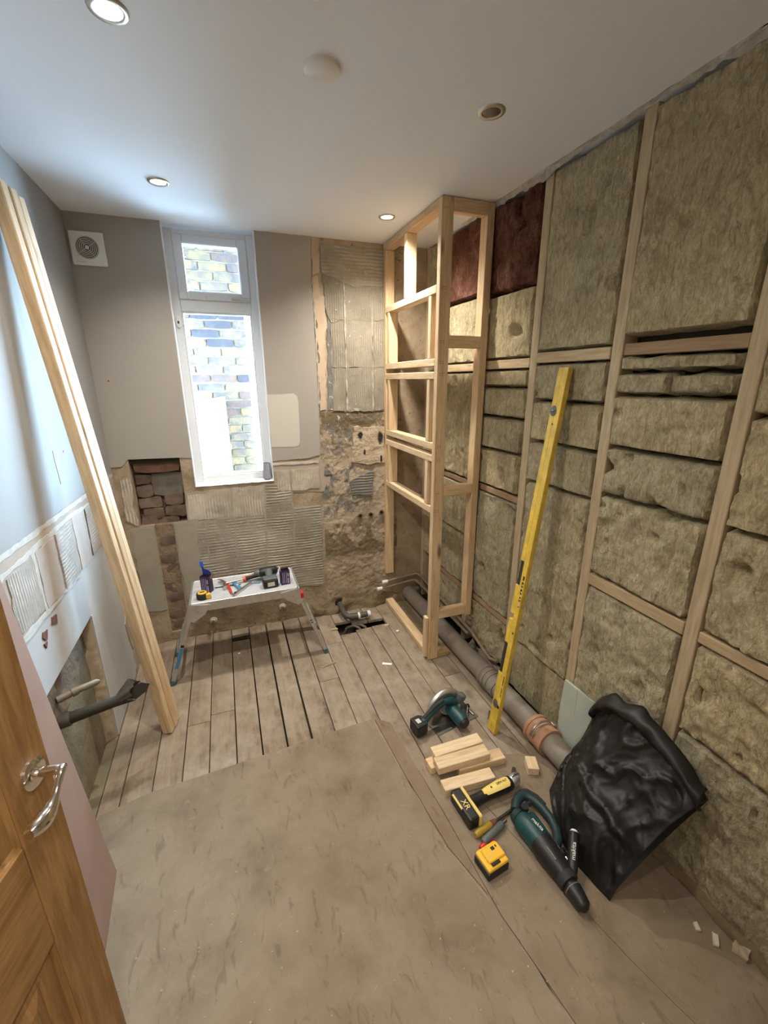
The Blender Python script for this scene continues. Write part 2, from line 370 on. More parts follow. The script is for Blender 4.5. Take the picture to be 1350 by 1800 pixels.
M['clay'] = plain('terracotta_collar', (.42, .22, .13), .75, var=.2, vscale=10)
M['copper'] = plain('dull_copper_pipe', (.30, .22, .16), .5, .3, var=.3, vscale=14)
M['oldpipe'] = plain('lead_pipe', (.21, .17, .115), .6, .1, var=.3, vscale=20)
M['iron'] = plain('dark_iron_pipe', (.042, .033, .024), .65, .2, var=.4, vscale=18)
M['whitepl'] = plain('white_plastic', (.78, .76, .73), .4)
M['upvc'] = plain('white_upvc', (.74, .76, .78), .35)
M['upvc_in'] = plain('white_upvc_sash', (.70, .73, .78), .35)
M['grill'] = plain('fan_grille', (.55, .52, .47), .5)
M['fan_dark'] = plain('fan_slot', (.10, .09, .08), .7)
M['yellow'] = plain('level_yellow', (.62, .42, .055), .45, var=.28, vscale=22, bumps=.1, bscale=80)
M['tool_yellow'] = plain('tool_yellow', (.80, .46, .03), .45)
M['multi_yellow'] = plain('pale_tool_yellow', (.80, .60, .18), .4)
M['black'] = plain('black_plastic', (.012, .012, .013), .45)
M['rubber'] = plain('black_rubber', (.02, .02, .02), .7, bumps=.4, bscale=150)
M['teal'] = plain('teal_plastic', (.008, .055, .058), .42)
M['teal_dark'] = plain('dark_teal_plastic', (.012, .034, .036), .5)
M['grey_tool'] = plain('grey_tool_plastic', (.10, .11, .11), .5)
M['glossyred'] = plain('red_plastic', (.55, .02, .015), .35)
M['ambertool'] = plain('amber_handle', (.33, .22, .03), .3)
M['blue'] = plain('blue_card', (.02, .045, .30), .5)
M['blue_bright'] = plain('bright_blue_card', (.03, .13, .85), .5)
M['purple'] = plain('dark_purple_card', (.045, .022, .075), .5)
M['lilac'] = plain('lilac_print', (.42, .34, .50), .6)
M['orange'] = plain('orange_grip', (.75, .16, .05), .5)
M['label'] = plain('pale_label', (.62, .58, .46), .6)
M['bluelabel'] = plain('blue_label', (.06, .22, .40), .5)
M['bluefoot'] = plain('blue_grey_foot', (.07, .12, .16), .6)
M['cupmat'] = plain('paper_cup_lilac', (.30, .30, .36), .6)
M['white'] = plain('white_scrap', (.82, .80, .76), .8)
M['bagmat'] = plaster('black_sack', [(.35, (.006, .0058, .0055)), (.58, (.011, .0105, .0098)), (.78, (.030, .026, .022))], 5, .5, .3, 40, .004)
M['bulb_off'] = plain('unlit_lamp', (.10, .085, .07), .25, .4)
def emis(name, col, s):
    m, nt, N, L, B = nodes(name); B.inputs['Emission Color'].default_value = (*col, 1); B.inputs['Emission Strength'].default_value = s; B.inputs['Base Color'].default_value = (.8, .8, .8, 1)
    return m
M['lamp'] = emis('lamp_lens', (1.0, .80, .48), 9.0 * W_LAMP)
def glassmat():
    m, nt, N, L, B = nodes('window_glass'); out = N['Material Output']; N.remove(B)
    t = N.new('ShaderNodeBsdfTransparent'); t.inputs[0].default_value = (.95, .97, .96, 1); g = N.new('ShaderNodeBsdfGlossy'); g.inputs['Roughness'].default_value = .02
    f = N.new('ShaderNodeFresnel'); f.inputs[0].default_value = 1.35; mx = N.new('ShaderNodeMixShader')
    L.new(f.outputs[0], mx.inputs[0]); L.new(t.outputs[0], mx.inputs[1]); L.new(g.outputs[0], mx.inputs[2]); L.new(mx.outputs[0], out.inputs[0]); return m
M['glass'] = glassmat()
def londonbrick():
    m, nt, N, L, B = nodes('london_stock_brick'); B.inputs['Roughness'].default_value = .95
    oi = N.new('ShaderNodeObjectInfo'); r = ramp(N, [(0, (.105, .074, .034)), (.22, (.088, .066, .040)), (.42, (.112, .078, .036)), (.58, (.070, .041, .029)), (.72, (.022, .020, .027)), (.86, (.096, .070, .042)), (1, (.060, .044, .033))], 'CONSTANT'); L.new(oi.outputs['Random'], r.inputs[0])
    v = coords(N, L); n = ntex(N, L, v, 11, 6, .7); rn = ramp(N, [(.34, (0, 0, 0)), (.6, (1, 1, 1))]); L.new(n, rn.inputs[0])
    c = mix(N, L, (.035, .030, .036), r.outputs[0], rn.outputs[0]); L.new(c, B.inputs['Base Color'])
    bump(N, L, ntex(N, L, v, 40, 5), B, .8, .008); return m
M['lbrick'] = londonbrick()
M['lmortar'] = plain('pale_mortar', (.22, .20, .16), .95, bumps=.6, var=.15, vscale=20)
M['facade'] = plain('facade_brick', (.10, .08, .06), .95)
M['paving'] = plain('pale_paving', (.38, .37, .35), .95, var=.2)
M['render_white'] = plain('white_render', (.86, .86, .85), .85)
M['hall'] = plain('hall_paint', (.46, .40, .33), .9)

# ------------------------------------------------------------------ large structure
def MBACK(x, y, z): return Matrix(((1, 0, 0, x), (0, 0, -1, y), (0, 1, 0, z), (0, 0, 0, 1)))
MB_BACK = Matrix(((1, 0, 0, 0), (0, 0, -1, YB), (0, 1, 0, 0), (0, 0, 0, 1)))
MB_LEFT = Matrix(((0, 0, 1, XL), (1, 0, 0, 0), (0, 1, 0, 0), (0, 0, 0, 1)))
MB_RIGHT = Matrix(((0, 0, -1, XR), (1, 0, 0, 0), (0, 1, 0, 0), (0, 0, 0, 1)))
def cells(u0, u1, v0, v1, holes):
    us = sorted({u0, u1, *[h[0] for h in holes], *[h[1] for h in holes]}); vs = sorted({v0, v1, *[h[2] for h in holes], *[h[3] for h in holes]})
    for a, b in zip(us, us[1:]):
        for c, d in zip(vs, vs[1:]):
            um, vm = (a + b) / 2, (c + d) / 2
            if not any(h[0] < um < h[1] and h[2] < vm < h[3] for h in holes): yield a, b, c, d
def wallmesh(u0, u1, v0, v1, t, holes, Mx):
    m = MB()
    for a, b, c, d in cells(u0, u1, v0, v1, holes): m.box((a, c, -t), (b, d, 0), Mx)
    bmesh.ops.remove_doubles(m.bm, verts=m.bm.verts[:], dist=1e-5)
    return m
PATCHES = [0]
def patch(name, poly, h, mat, parent, Mx, base=0.0, step=.03, amp=.008, seed=0, **k):
    PATCHES[0] += 1; h += .00004 * (PATCHES[0] % 40)
    return obj(name, MB().prism(ragged(poly, step, amp, seed), base, h, Mx), mat, parent, **k)

ceiling = struct('ceiling', MB().box((XL - .2, -1.3, CEIL), (XR + .25, YB + .2, CEIL + .1)), M['ceiling'])

# back wall with window opening, niche and chased channel
WX0, WX1, WZ0 = -.222, .270, 1.07
NICHE = (-.575, -.292, .835, 1.265); CHAN = (-.495, -.385, 0.06, .835)
wall_back = struct('wall_back', wallmesh(XL - .2, XR + .25, -.3, CEIL, .22, [(WX0, WX1, WZ0, CEIL), NICHE, CHAN], MB_BACK), M['raw'])
bp = lambda name, poly, h, mat, **k: patch(name, poly, h, M[mat], wall_back, MB_BACK, **k)
bp('paint_skim', [(XL, CEIL), (-.222, CEIL), (-.222, 1.253), (-.303, 1.262), (-.575, 1.268), (-.612, 1.225), (XL, 1.225)], .005, 'paint', step=.5, amp=.0)
bp('paint_skim', [(.27, CEIL), (.605, CEIL), (.594, 2.336), (.598, 2.094), (.602, 1.82), (.603, 1.53), (.594, 1.222), (.505, 1.206), (.27, 1.198)], .005, 'paint', step=.04, amp=.006)
bp('primer_patch', [(.272, 1.632), (.44, 1.638), (.462, 1.62), (.467, 1.588), (.462, 1.316), (.45, 1.296), (.426, 1.29), (.272, 1.295)], .0065, 'primer', step=.06, amp=.003)
bp('plaster_band', [(.272, 1.192), (.592, 1.192), (.65, 1.137), (.672, .98), (.597, .961), (.274, .983)], .003, 'band', seed=3)
for i, p in enumerate([[(-.275, 1.018), (-.016, 1.041), (-.022, .844), (-.289, .851)], [(-.002, 1.039), (.195, 1.042), (.185, .833), (-.015, .843)]]):
    bp('adhesive_patch', p, .006, 'adw', seed=i, amp=.014)
bp('adhesive_patch', [(.211, 1.044), (.378, 1.046), (.385, .853), (.201, .84)], .006, 'adh', seed=5, amp=.014)
for i, p in enumerate([[(-.361, .816), (-.194, .832), (-.20, .555), (-.365, .558)], [(-.187, .835), (-.012, .831), (-.024, .545), (-.192, .554)], [(-.001, .834), (.189, .833), (.178, .548), (-.013, .546)],
                       [(.201, .835), (.382, .837), (.372, .55), (.19, .548)], [(.394, .86), (.58, .858), (.577, .542), (.384, .55)],
                       [(-.363, .543), (-.035, .530), (-.04, .289), (-.365, .303)], [(-.024, .535), (.167, .532), (.162, .274), (-.03, .287)], [(.180, .532), (.577, .529), (.572, .247), (.174, .276)]]):
    bp('adhesive_patch', p, .006, 'adh', seed=i + 10, amp=.006)
bp('adhesive_patch', [(-.372, .837), (-.256, .839), (-.252, .584), (-.273, .407), (-.329, .339), (-.368, .287), (-.376, .603)], .008, 'adg', seed=21)
bp('adhesive_patch', [(.285, 1.133), (.377, 1.134), (.382, .989), (.29, .997)], .007, 'adw', seed=22)
bp('adhesive_patch', [(.392, 1.133), (.582, 1.143), (.582, .988), (.39, .988)], .007, 'adw', seed=23)
bp('adhesive_patch', [(-.634, 1.142), (-.583, 1.155), (-.585, .845), (-.643, .888)], .006, 'adw', seed=24)
bp('adhesive_patch', [(-.616, .83), (-.502, .829), (-.502, .241), (-.611, .243), (-.632, .676)], .007, 'adg', seed=25)
for i, p in enumerate([[(.659, 2.35), (.798, 2.353), (.79, 2.101), (.709, 2.071), (.685, 2.114)], [(.803, 2.282), (.983, 2.299), (.984, 2.102), (.797, 2.101)], [(.991, 2.299), (1.12, 2.311), (1.12, 2.105), (.992, 2.102)],
                       [(.709, 2.06), (.789, 2.092), (.784, 1.804), (.71, 1.803)], [(.801, 2.092), (.984, 2.094), (.984, 1.808), (.791, 1.804)], [(.992, 2.094), (1.12, 2.096), (1.12, 1.812), (.992, 1.812)],
                       [(.713, 1.79), (.783, 1.797), (.782, 1.518), (.702, 1.52)], [(.795, 1.797), (.984, 1.801), (.989, 1.508), (.79, 1.517)], [(.996, 1.803), (1.12, 1.805), (1.12, 1.51), (.997, 1.512)]]):
    bp('adhesive_patch', p, .007, 'adv', seed=i + 30, amp=.008)
bp('adhesive_patch', [(.656, 2.52), (1.12, 2.52), (1.12, 2.317), (.86, 2.29), (.66, 2.356)], .007, 'adh', seed=41)
bp('plaster_strip', [(.600, 2.33), (.634, 2.339), (.647, 2.234), (.679, 2.223), (.651, 1.529), (.610, 1.522), (.606, 1.82), (.602, 2.094)], .004, 'pinkpl', seed=42, amp=.012)
bp('plaster_strip', [(.607, 2.547), (.649, 2.547), (.649, 2.36), (.60, 2.34)], .003, 'tan', seed=43)
bp('adhesive_remnant', [(.685, 2.114), (.709, 2.057), (.712, 1.962), (.705, 1.785), (.703, 1.527), (.662, 1.521), (.672, 1.821)], .003, 'darkad', seed=44, amp=.014)
bp('render_patch', [(.84, 1.407), (1.065, 1.398), (1.072, 1.142), (.958, 1.133), (.813, 1.16)], .0165, 'stone', seed=45, amp=.014)
bp('adhesive_patch', [(.80, 1.02), (.92, 1.07), (.985, 1.08), (.975, .90), (.82, .92)], .0135, 'adh_dark', seed=47, amp=.02)
bp('white_remnant', [(.845, 1.535), (.885, 1.53), (.88, 1.512), (.85, 1.516)], .010, 'flake', seed=59, amp=.006)
bp('white_line', [(.272, 1.188), (.58, 1.186), (.58, 1.168), (.272, 1.172)], .006, 'whiteline', seed=60, amp=.006)
bp('adhesive_bed', [(-.378, .842), (-.20, .842), (-.02, .846), (.20, .842), (.385, .845), (.39, .862), (.583, .862), (.58, .24), (.17, .262), (-.10, .28), (-.372, .28)], .0042, 'adg', seed=80, amp=.012)
bp('adhesive_bed', [(-.285, 1.03), (.39, 1.05), (.39, .84), (-.295, .842)], .004, 'adg', seed=81, amp=.012)
bp('adhesive_bed', [(.70, 2.10), (.66, 2.36), (.66, 2.51), (1.12, 2.51), (1.12, 1.505), (.70, 1.515), (.705, 1.80)], .005, 'adg2', seed=82, amp=.014)
for i, (a, b_) in enumerate((((.800, 1.52), (.800, 2.36)), ((.987, 1.52), (.987, 2.30)))):
    bp('joint_ridge', [(a[0] - .004, a[1]), (a[0] + .004, a[1]), (b_[0] + .003, b_[1]), (b_[0] - .003, b_[1])], .0095, 'flake', seed=83 + i, amp=.005, step=.02)
for i, z in enumerate((1.807, 2.098)):
    bp('joint_ridge', [(.71, z - .004), (1.12, z - .004), (1.12, z + .004), (.71, z + .004)], .009, 'adg2', seed=86 + i, amp=.006, step=.02)
def weathered(u, v):
    x = .602 + (XR - .63) * u * .76; z = .06 + 1.452 * v; p = Vector((x, 0, z))
    e = min(1, min(u, 1 - u) * 14, min(v, 1 - v) * 24)
    h = .0045 + .006 * noise.fractal(p * 9, 1.0, 2.0, 4) + .0035 * noise.noise(p * 40) + .006 * max(0, noise.noise(p * 5 + Vector((3, 0, 1))) - .1)
    chip = noise.noise(Vector((x * 17, 5, z * 11)))
    if chip > .25 and z > .55: h -= (chip - .25) * .03
    return (x, YB - max(.0008, h) * max(.05, e), z)
obj('weathered_render', MB().grid(weathered, 96, 230), M['weathered'], wall_back, smooth=75)
bp('paint_edge', [(.598, 2.30), (.606, 2.30), (.610, 1.9), (.608, 1.53), (.600, 1.53), (.602, 1.9)], .0066, 'flake', step=.02, amp=.006, seed=201)
for i, (x, z, a, b_) in enumerate(((.612, 1.93, .008, .03), (.615, 1.86, .010, .04), (.610, 1.70, .006, .05), (.613, 1.62, .005, .04), (.614, 2.06, .006, .03))):
    bp('paint_edge', [(x + a * c_ * math.cos(t * .78), z + b_ * c2 * math.sin(t * .78)) for t, c_, c2 in ((0, 1, 1), (1, .6, .9), (2, 1.1, 1), (3, .5, 1.2), (4, 1, .8), (5, .7, 1), (6, 1.2, .9), (7, .8, 1.1))], .0060, 'olive', step=.012, amp=.004, seed=202 + i)
for x, z in ((.872, .752), (.955, .755), (1.04, .763)):
    obj('pipe_hole', MB().cyl((x, YB - .017, z), (x, YB + .01, z), .0125, n=14), M['void'], wall_back)
    bp('hole_rim', [(x + .019 * math.cos(t * .524), z + .019 * math.sin(t * .524)) for t in range(12)], .0155, 'olive', step=.02, amp=.004)

# niche and channel lining: brickwork
obj('niche_back', MB().box((NICHE[0], YB + .105, NICHE[2] - .02), (NICHE[1], YB + .13, NICHE[3])), M['mortar_in'], wall_back)
obj('channel_back', MB().box((CHAN[0], YB + .012, CHAN[2]), (CHAN[1], YB + .06, CHAN[3])), M['chanfill'], wall_back)
def rough_brick_mesh(name, w, h, d, seed, amp=.006, n=3):
    m = MB(); m.box((-w / 2, -d / 2, -h / 2), (w / 2, d / 2, h / 2))
    bmesh.ops.subdivide_edges(m.bm, edges=m.bm.edges[:], cuts=n, use_grid_fill=True)
    for v in m.bm.verts:
        p = v.co + Vector((seed * 7.3, 0, 0)); e = Vector((abs(v.co.x) / (w / 2), abs(v.co.z) / (h / 2)))
        rnd = max(0, e.x + e.y - 1.55) * .012
        v.co += noise.noise_vector(p * 16) * amp; v.co.y += rnd if v.co.y < 0 else 0
        v.co.x -= math.copysign(rnd * .6, v.co.x); v.co.z -= math.copysign(rnd * .6, v.co.z)
    return m.mesh(name, 50)
bk = 0
for x, z, w, h, dy, mt in [(-.43, 1.205, .24, .062, .05, 'brick_red'), (-.435, 1.25, .27, .03, .03, 'soot'),
                           (-.525, 1.125, .075, .06, .075, 'brick_in'), (-.385, 1.085, .175, .14, .085, 'block_in'), (-.525, 1.05, .08, .065, .07, 'brick_in'),
                           (-.50, .975, .12, .055, .06, 'brick_in'), (-.36, .985, .09, .055, .06, 'brick_in'), (-.49, .905, .11, .055, .055, 'brick_in'), (-.355, .91, .12, .06, .055, 'brick_in'), (-.52, .86, .08, .04, .055, 'brick_in'), (-.41, .85, .11, .04, .06, 'brick_in')]:
    bk += 1; obj('brick', rough_brick_mesh('brick', w + .012, h + .008, .1, bk, .011), M[mt], wall_back, loc=(x, YB + dy + .04, z))
cm = [rough_brick_mesh('brick', .090 + .012 * i, .060, .05, 40 + i, .0055) for i in range(3)]
for i in range(11):
    obj('brick', cm[i % 3], M['brick_in'] if i < 2 else M['chanfill'], wall_back, loc=(-.44 + .012 * math.sin(i * 2), YB + .0345 + .003 * math.cos(i * 3), .80 - i * .069 + .006 * math.sin(i * 5)), rot=(0, R(4 * math.sin(i * 3.3)), 0))
# crumbled plaster at the foot of the back wall
def rubble_strip(name, x0, x1, y0, z0, hw, hz, mat, parent, seed=0, n=60, along='x', amp=.02):
    def f(u, v):
        s = x0 + (x1 - x0) * u; a = v * math.pi / 2
        w = 1 + .7 * noise.noise(Vector((s * 9, v * 2, seed))) + .35 * noise.noise(Vector((s * 31, v * 6, seed)))
        o = hw * max(.15, w) * math.cos(a); z = z0 + hz * max(.15, w) * math.sin(a) * (1 if v < 1 else 1)
        return (s, y0 - o, z) if along == 'x' else (y0 - o, s, z)
    return obj(name, MB().grid(f, n, 7), mat, parent, smooth=70)
rubble_strip('crumbled_plaster', .48, 1.36, YB, 0, .05, .075, M['olive'], wall_back, 2)
rubble_strip('crumbled_plaster', -.66, .30, YB, -.03, .02, .035, M['olive'], wall_back, 5)

# left wall: boarded, cut out low down
HOLE_Y, HOLE_Z = 2.128, .684
wall_left = struct('wall_left', wallmesh(YF - .12, YB, -.16, CEIL, .03, [(YF + .6, HOLE_Y, -.2, HOLE_Z)], MB_LEFT), M['board_white'])
lp = lambda name, poly, h, mat, **k: patch(name, poly, h, M[mat], wall_left, MB_LEFT, **k)
lp('paint_skim', [(YF, CEIL), (YB, CEIL), (YB, 1.195), (2.40, 1.205), (1.5, 1.225), (YF, 1.225)], .003, 'paint_left', step=3, amp=0)
lp('plaster_band', [(YF, 1.22), (1.5, 1.222), (2.40, 1.203), (YB, 1.193), (YB, .90), (1.5, .92), (YF, .92)], .0015, 'band', step=.06, amp=.004)
lp('white_line', [(YF, 1.225), (1.517, 1.225), (2.403, 1.20), (YB, 1.19), (YB, 1.172), (2.39, 1.18), (1.509, 1.205), (YF, 1.205)], .0028, 'whiteline', seed=1, amp=.005)
lp('white_line', [(YF, 1.17), (1.486, 1.17), (2.129, 1.172), (2.414, 1.148), (2.408, 1.128), (2.112, 1.154), (1.474, 1.149), (YF, 1.149)], .0028, 'whiteline', seed=2, amp=.007)
lp('adhesive_patch', [(1.33, 1.147), (1.490, 1.147), (1.475, .95), (1.33, .95)], .004, 'adlv', seed=3)
lp('adhesive_patch', [(1.506, 1.147), (1.695, 1.147), (1.70, .945), (1.488, .965)], .004, 'adlv', seed=4)
lp('white_line', [(1.695, 1.15), (1.724, 1.15), (1.722, .93), (1.700, .93)], .0028, 'whiteline', seed=5)
lp('adhesive_patch', [(1.726, 1.147), (1.91, 1.145), (1.90, .915), (1.724, .933)], .004, 'adl', seed=6)
lp('adhesive_patch', [(1.926, 1.147), (2.13, 1.150), (2.10, .912), (1.915, .92)], .006, 'adlh', seed=7)
lp('adhesive_patch', [(2.14, 1.150), (2.313, 1.140), (2.299, .897), (2.132, .912)], .004, 'adl', seed=8)
lp('adhesive_patch', [(2.32, 1.14), (2.50, 1.135), (2.53, .902), (2.31, .91)], .007, 'adlh', seed=9)
lp('adhesive_patch', [(2.55, 1.135), (2.90, 1.13), (2.90, .90), (2.56, .902)], .006, 'adlh', seed=10)
lp('white_line', [(1.33, .95), (1.70, .935), (2.10, .912), (2.10, .898), (1.70, .915), (1.33, .92)], .0028, 'whiteline', seed=11)
for i, p in enumerate([[(1.734, .892), (1.775, .881), (1.765, .85), (1.719, .87)], [(1.639, .884), (1.677, .875), (1.656, .845), (1.629, .868)], [(1.625, .845), (1.654, .84), (1.638, .822)]]):
    lp('torn_mark', p, .0025, 'rust', step=.01, amp=.006, seed=i)
lp('paint_drip', [(2.10, 1.45), (2.115, 1.45), (2.12, 1.33), (2.108, 1.31)], .004, 'paint_left')
lp('crumbled_corner', [(2.60, .36), (2.66, .40), (2.72, .30), (2.82, .22), (YB, .10), (YB, 0), (2.64, 0), (2.66, .15), (2.62, .25)], .004, 'band', amp=.02)
for y_, z_ in ((2.22, 1.43), (2.26, 2.16)): obj('screw_hole', MB().cyl((XL + .001, y_, z_), (XL + .0042, y_, z_), .005, n=8), M['rust'], wall_left)
obj('screw_hole', MB().cyl((-.60, YB - .0062, 1.72), (-.60, YB - .003, 1.72), .005, n=8), M['rust'], wall_back)
# inside the cut-out
obj('recess_back', MB().box((XL - .085, YF - .1, -.16), (XL - .045, YB, CEIL)), M['recess'], wall_left)
def edge_strip(u, v):
    z = v * HOLE_Z; a = noise.noise(Vector((z * 11, u * 3, 4.2))); b = noise.noise(Vector((z * 31, u * 6, 1.2)))
    return (XL - .004 - .045 * u, HOLE_Y - .012 - .035 * u * (1 + .6 * a) - .012 * abs(b), z)
obj('plaster_edge', MB().grid(edge_strip, 6, 60), M['tan'], wall_left, smooth=70)
lp('board_edge', [(HOLE_Y - .006, 0), (HOLE_Y + .002, 0), (HOLE_Y + .002, HOLE_Z), (HOLE_Y - .006, HOLE_Z)], .001, 'boardcore', base=-.03, step=.05, amp=.001)
def lump(u, v):
    y = 1.52 + .32 * u; z = .44 + .24 * v; e = min(u, 1 - u, v, 1 - v) * 4
    return (XL - .05 + .038 * min(1, e) * (.6 + .7 * noise.noise(Vector((y * 13, z * 13, 3)))), y, z)
obj('broken_plaster', MB().grid(lump, 26, 22), M['mortar_in'], wall_left, smooth=70)
def sheetflap(u, v):
    y = 1.80 + .33 * u; z = .47 + .22 * v + .06 * u; e = noise.noise(Vector((y * 6, 0, 2)))
    return (XL - .040 + .006 * e, y, z)
obj('torn_lining', MB().grid(sheetflap, 14, 8), M['mortar_in'], wall_left, smooth=60)

# right wall: open studwork packed with mineral wool
wall_right = struct('wall_right', MB().box((XR + .075, YF - .12, -.16), (XR + .25, YB, CEIL)), M['back_dark'])
S1, S2, S3 = (1.738, 1.787), (1.270, 1.318), (.806, .852)
def rstud(name, ys, zs, mat='stud', proud=0.0):
    return tbox(name, (XR - proud, XR + .07), ys, zs, M[mat], wall_right)
for ys in (S1, S2, S3, (.335, .382), (2.225, 2.27), (2.70, 2.745), (2.905, 2.948), (-.02, .025)): rstud('stud', ys, (.02, CEIL))
rstud('noggin', (1.789, 2.223), (1.772, 1.815), 'noggin'); rstud('noggin', (2.272, 2.698), (1.765, 1.808), 'noggin')
rstud('noggin', (1.32, 1.736), (1.790, 1.834), 'noggin', .004); rstud('noggin', (.854, 1.268), (1.800, 1.840), 'oldstud', -.006)
rstud('noggin', (1.789, 2.223), (1.100, 1.132), 'oldstud'); rstud('noggin', (2.272, 2.698), (1.09, 1.122), 'oldstud')
rstud('noggin', (1.789, 2.223), (.378, .412), 'oldstud'); rstud('noggin', (.854, 1.268), (.889, .938), 'noggin', .003)
rstud('noggin', (.384, .804), (.893, .932), 'noggin'); rstud('noggin', (.384, .804), (1.80, 1.84), 'oldstud'); rstud('noggin', (2.272, 2.698), (.37, .405), 'oldstud')
def batt(y0, y1, z0, z1, out=.004, amp=.007, seed=0, mat='wool', pits=1.0, name='insulation_batt', thick=.055, rag=.005, res=.0105):
    nu, nv = max(6, int((y1 - y0) / res)), max(6, int((z1 - z0) / res)); m = MB()
    def f(u, v):
        y = y0 + (y1 - y0) * u; z = z0 + (z1 - z0) * v; p = Vector((y, z, seed * 2.7))
        ed = min(u * (y1 - y0), (1 - u) * (y1 - y0), v * (z1 - z0), (1 - v) * (z1 - z0))
        k = max(0.0, 1 - ed / .012)
        d = amp * (noise.fractal(p * 10, 1.0, 2.0, 3) + .40 * noise.noise(p * 38) + .4 * noise.noise(Vector((y * 60, z * 30, seed))))
        pit = noise.noise(Vector((y * 9, z * 9, seed + 50))); pit2 = noise.noise(Vector((y * 27, z * 19, seed + 9)))
        if pit > .42: d -= pits * (pit - .42) * .12 * (1 + 1.6 * pit2)
        if pit2 > .5: d -= pits * (pit2 - .5) * .075
        x = XR - out - d + k * k * .010
        y += rag * noise.noise(Vector((z * 14, seed, u * 2))) * k; z += rag * noise.noise(Vector((y * 14, seed + 5, v * 2))) * k
        if ed < 1e-6: x = XR + thick
        return (x, y, z)
    m.grid(f, nu, nv)
    return obj(name, m, M[mat], wall_right, smooth=75)
g = .003
# bay behind and beside the timber frame
batt(2.747, 2.903, .42, 1.05, seed=1); batt(2.747, 2.903, 1.06, 1.76, seed=2); batt(2.747, 2.903, 1.77, CEIL, seed=3)
batt(2.272, 2.698, 1.125, 1.762, seed=4); batt(2.272, 2.698, .41, .75, seed=5); batt(2.272, 2.698, .755, 1.088, seed=6); batt(2.272, 2.698, 1.81, 2.155, seed=7)
batt(2.272, 2.698, 2.16, CEIL - .01, .004, .012, 8, 'wool_red', 1.6, res=.011); batt(2.272, 2.698, .08, .367, seed=9)
batt(1.789, 2.223, 2.135, CEIL - .015, .008, .016, 10, 'wool_red', 1.8, res=.010)
batt(1.789, 2.223, 1.818, 2.132, seed=11); batt(1.789, 2.223, 1.682, 1.769, seed=12); batt(1.789, 2.223, 1.527, 1.679, seed=13)
batt(1.805, 2.223, 1.349, 1.523, seed=14); batt(1.815, 2.223, 1.135, 1.345, seed=15); batt(1.789, 2.223, .415, 1.097, .008, .009, 16); batt(1.789, 2.223, .09, .374, -.004, .02, 17, pits=2)
# bay between first and second stud
batt(1.32, 1.736, 1.838, CEIL - .012, seed=20); batt(1.32, 1.736, 1.626, 1.788, seed=21, amp=.01); batt(1.32, 1.736, 1.438, 1.623, seed=22); batt(1.32, 1.736, 1.243, 1.434, seed=23, amp=.010, pits=1.6)
batt(1.32, 1.736, .345, 1.239, -.002, .011, 24); batt(1.32, 1.736, .02, .341, -.018, .004, 25, pits=.3)
# bay between second and third stud
batt(.854, 1.268, 1.862, CEIL - .012, .010, .010, 30); batt(.86, 1.262, 1.745, 1.796, .014, .016, 31, rag=.016, res=.009); batt(1.055, 1.268, 1.664, 1.742, .010, .018, 32, pits=2, rag=.012, res=.009); batt(.858, 1.05, 1.668, 1.738, .012, .018, 33, pits=2, rag=.012, res=.009)
batt(.854, 1.268, 1.472, 1.662, .010, .009, 34); batt(.854, 1.268, 1.285, 1.469, .010, .012, 35, pits=1.7); batt(.854, 1.268, .943, 1.281, .010, .011, 36, pits=1.7); batt(.854, 1.268, .01, .886, .010, .011, 37)
# bay in front of the third stud
batt(.384, .804, 1.845, CEIL - .012, .010, .010, 40); batt(.384, .804, 1.62, 1.797, .010, .014, 41, pits=2); batt(.384, .804, 1.293, 1.617, .010, .012, 42, pits=2); batt(.384, .804, .936, 1.288, .006, .011, 43); batt(.384, .804, .55, .888, .008, .014, 44, pits=2); batt(.384, .804, .01, .547, .006, .012, 45, pits=1.5)
batt(.027, .333, 1.28, CEIL - .012, .008, .011, 46); batt(.027, .333, .01, 1.275, .008, .011, 47)
# torn plaster edge under the ceiling
def torn(u, v):
    y = .05 + 2.4 * u; w = noise.noise(Vector((y * 9, 1.5, 0))) + .5 * noise.noise(Vector((y * 33, 2.5, 0)))
    return (XR - .012 + .004 * w - .01 * v, y, CEIL - max(0.0, 0.016 + .020 * w) * (1 - v))
obj('torn_plaster_edge', MB().grid(torn, 220, 4), M['flake'], wall_right, smooth=60)
def torn2(u, v):
    y = .10 + 2.1 * u; w = noise.noise(Vector((y * 6, 7.5, 0))) + .6 * noise.noise(Vector((y * 29, 2.5, 8)))
    return (XR - .022 + .005 * w - .006 * v, y, CEIL - max(0.0, .010 + .02 * w) * (1 - v))
obj('torn_plaster_edge', MB().grid(torn2, 200, 4), M['flake'], wall_right, smooth=60)

# front wall with the doorway the picture is taken from, and an unseen hall with added fill light
wall_front = struct('wall_front', wallmesh(XL - .2, XR + .25, 0, CEIL, .11, [(-.655, .52, 0, 2.12)], Matrix(((1, 0, 0, 0), (0, 0, 1, YF), (0, 1, 0, 0), (0, 0, 0, 1)))), M['hall'])
struct('wall_hall', MB().box((XL - .2, -1.32, 0), (XR + .25, -1.25, CEIL)), M['hall'])
struct('wall_hall_left', MB().box((XL - .2, -1.3, 0), (XL - .1, YF - .11, CEIL)), M['hall'])
struct('wall_hall_right', MB().box((XR + .1, -1.3, 0), (XR + .2, YF - .11, CEIL)), M['hall'])

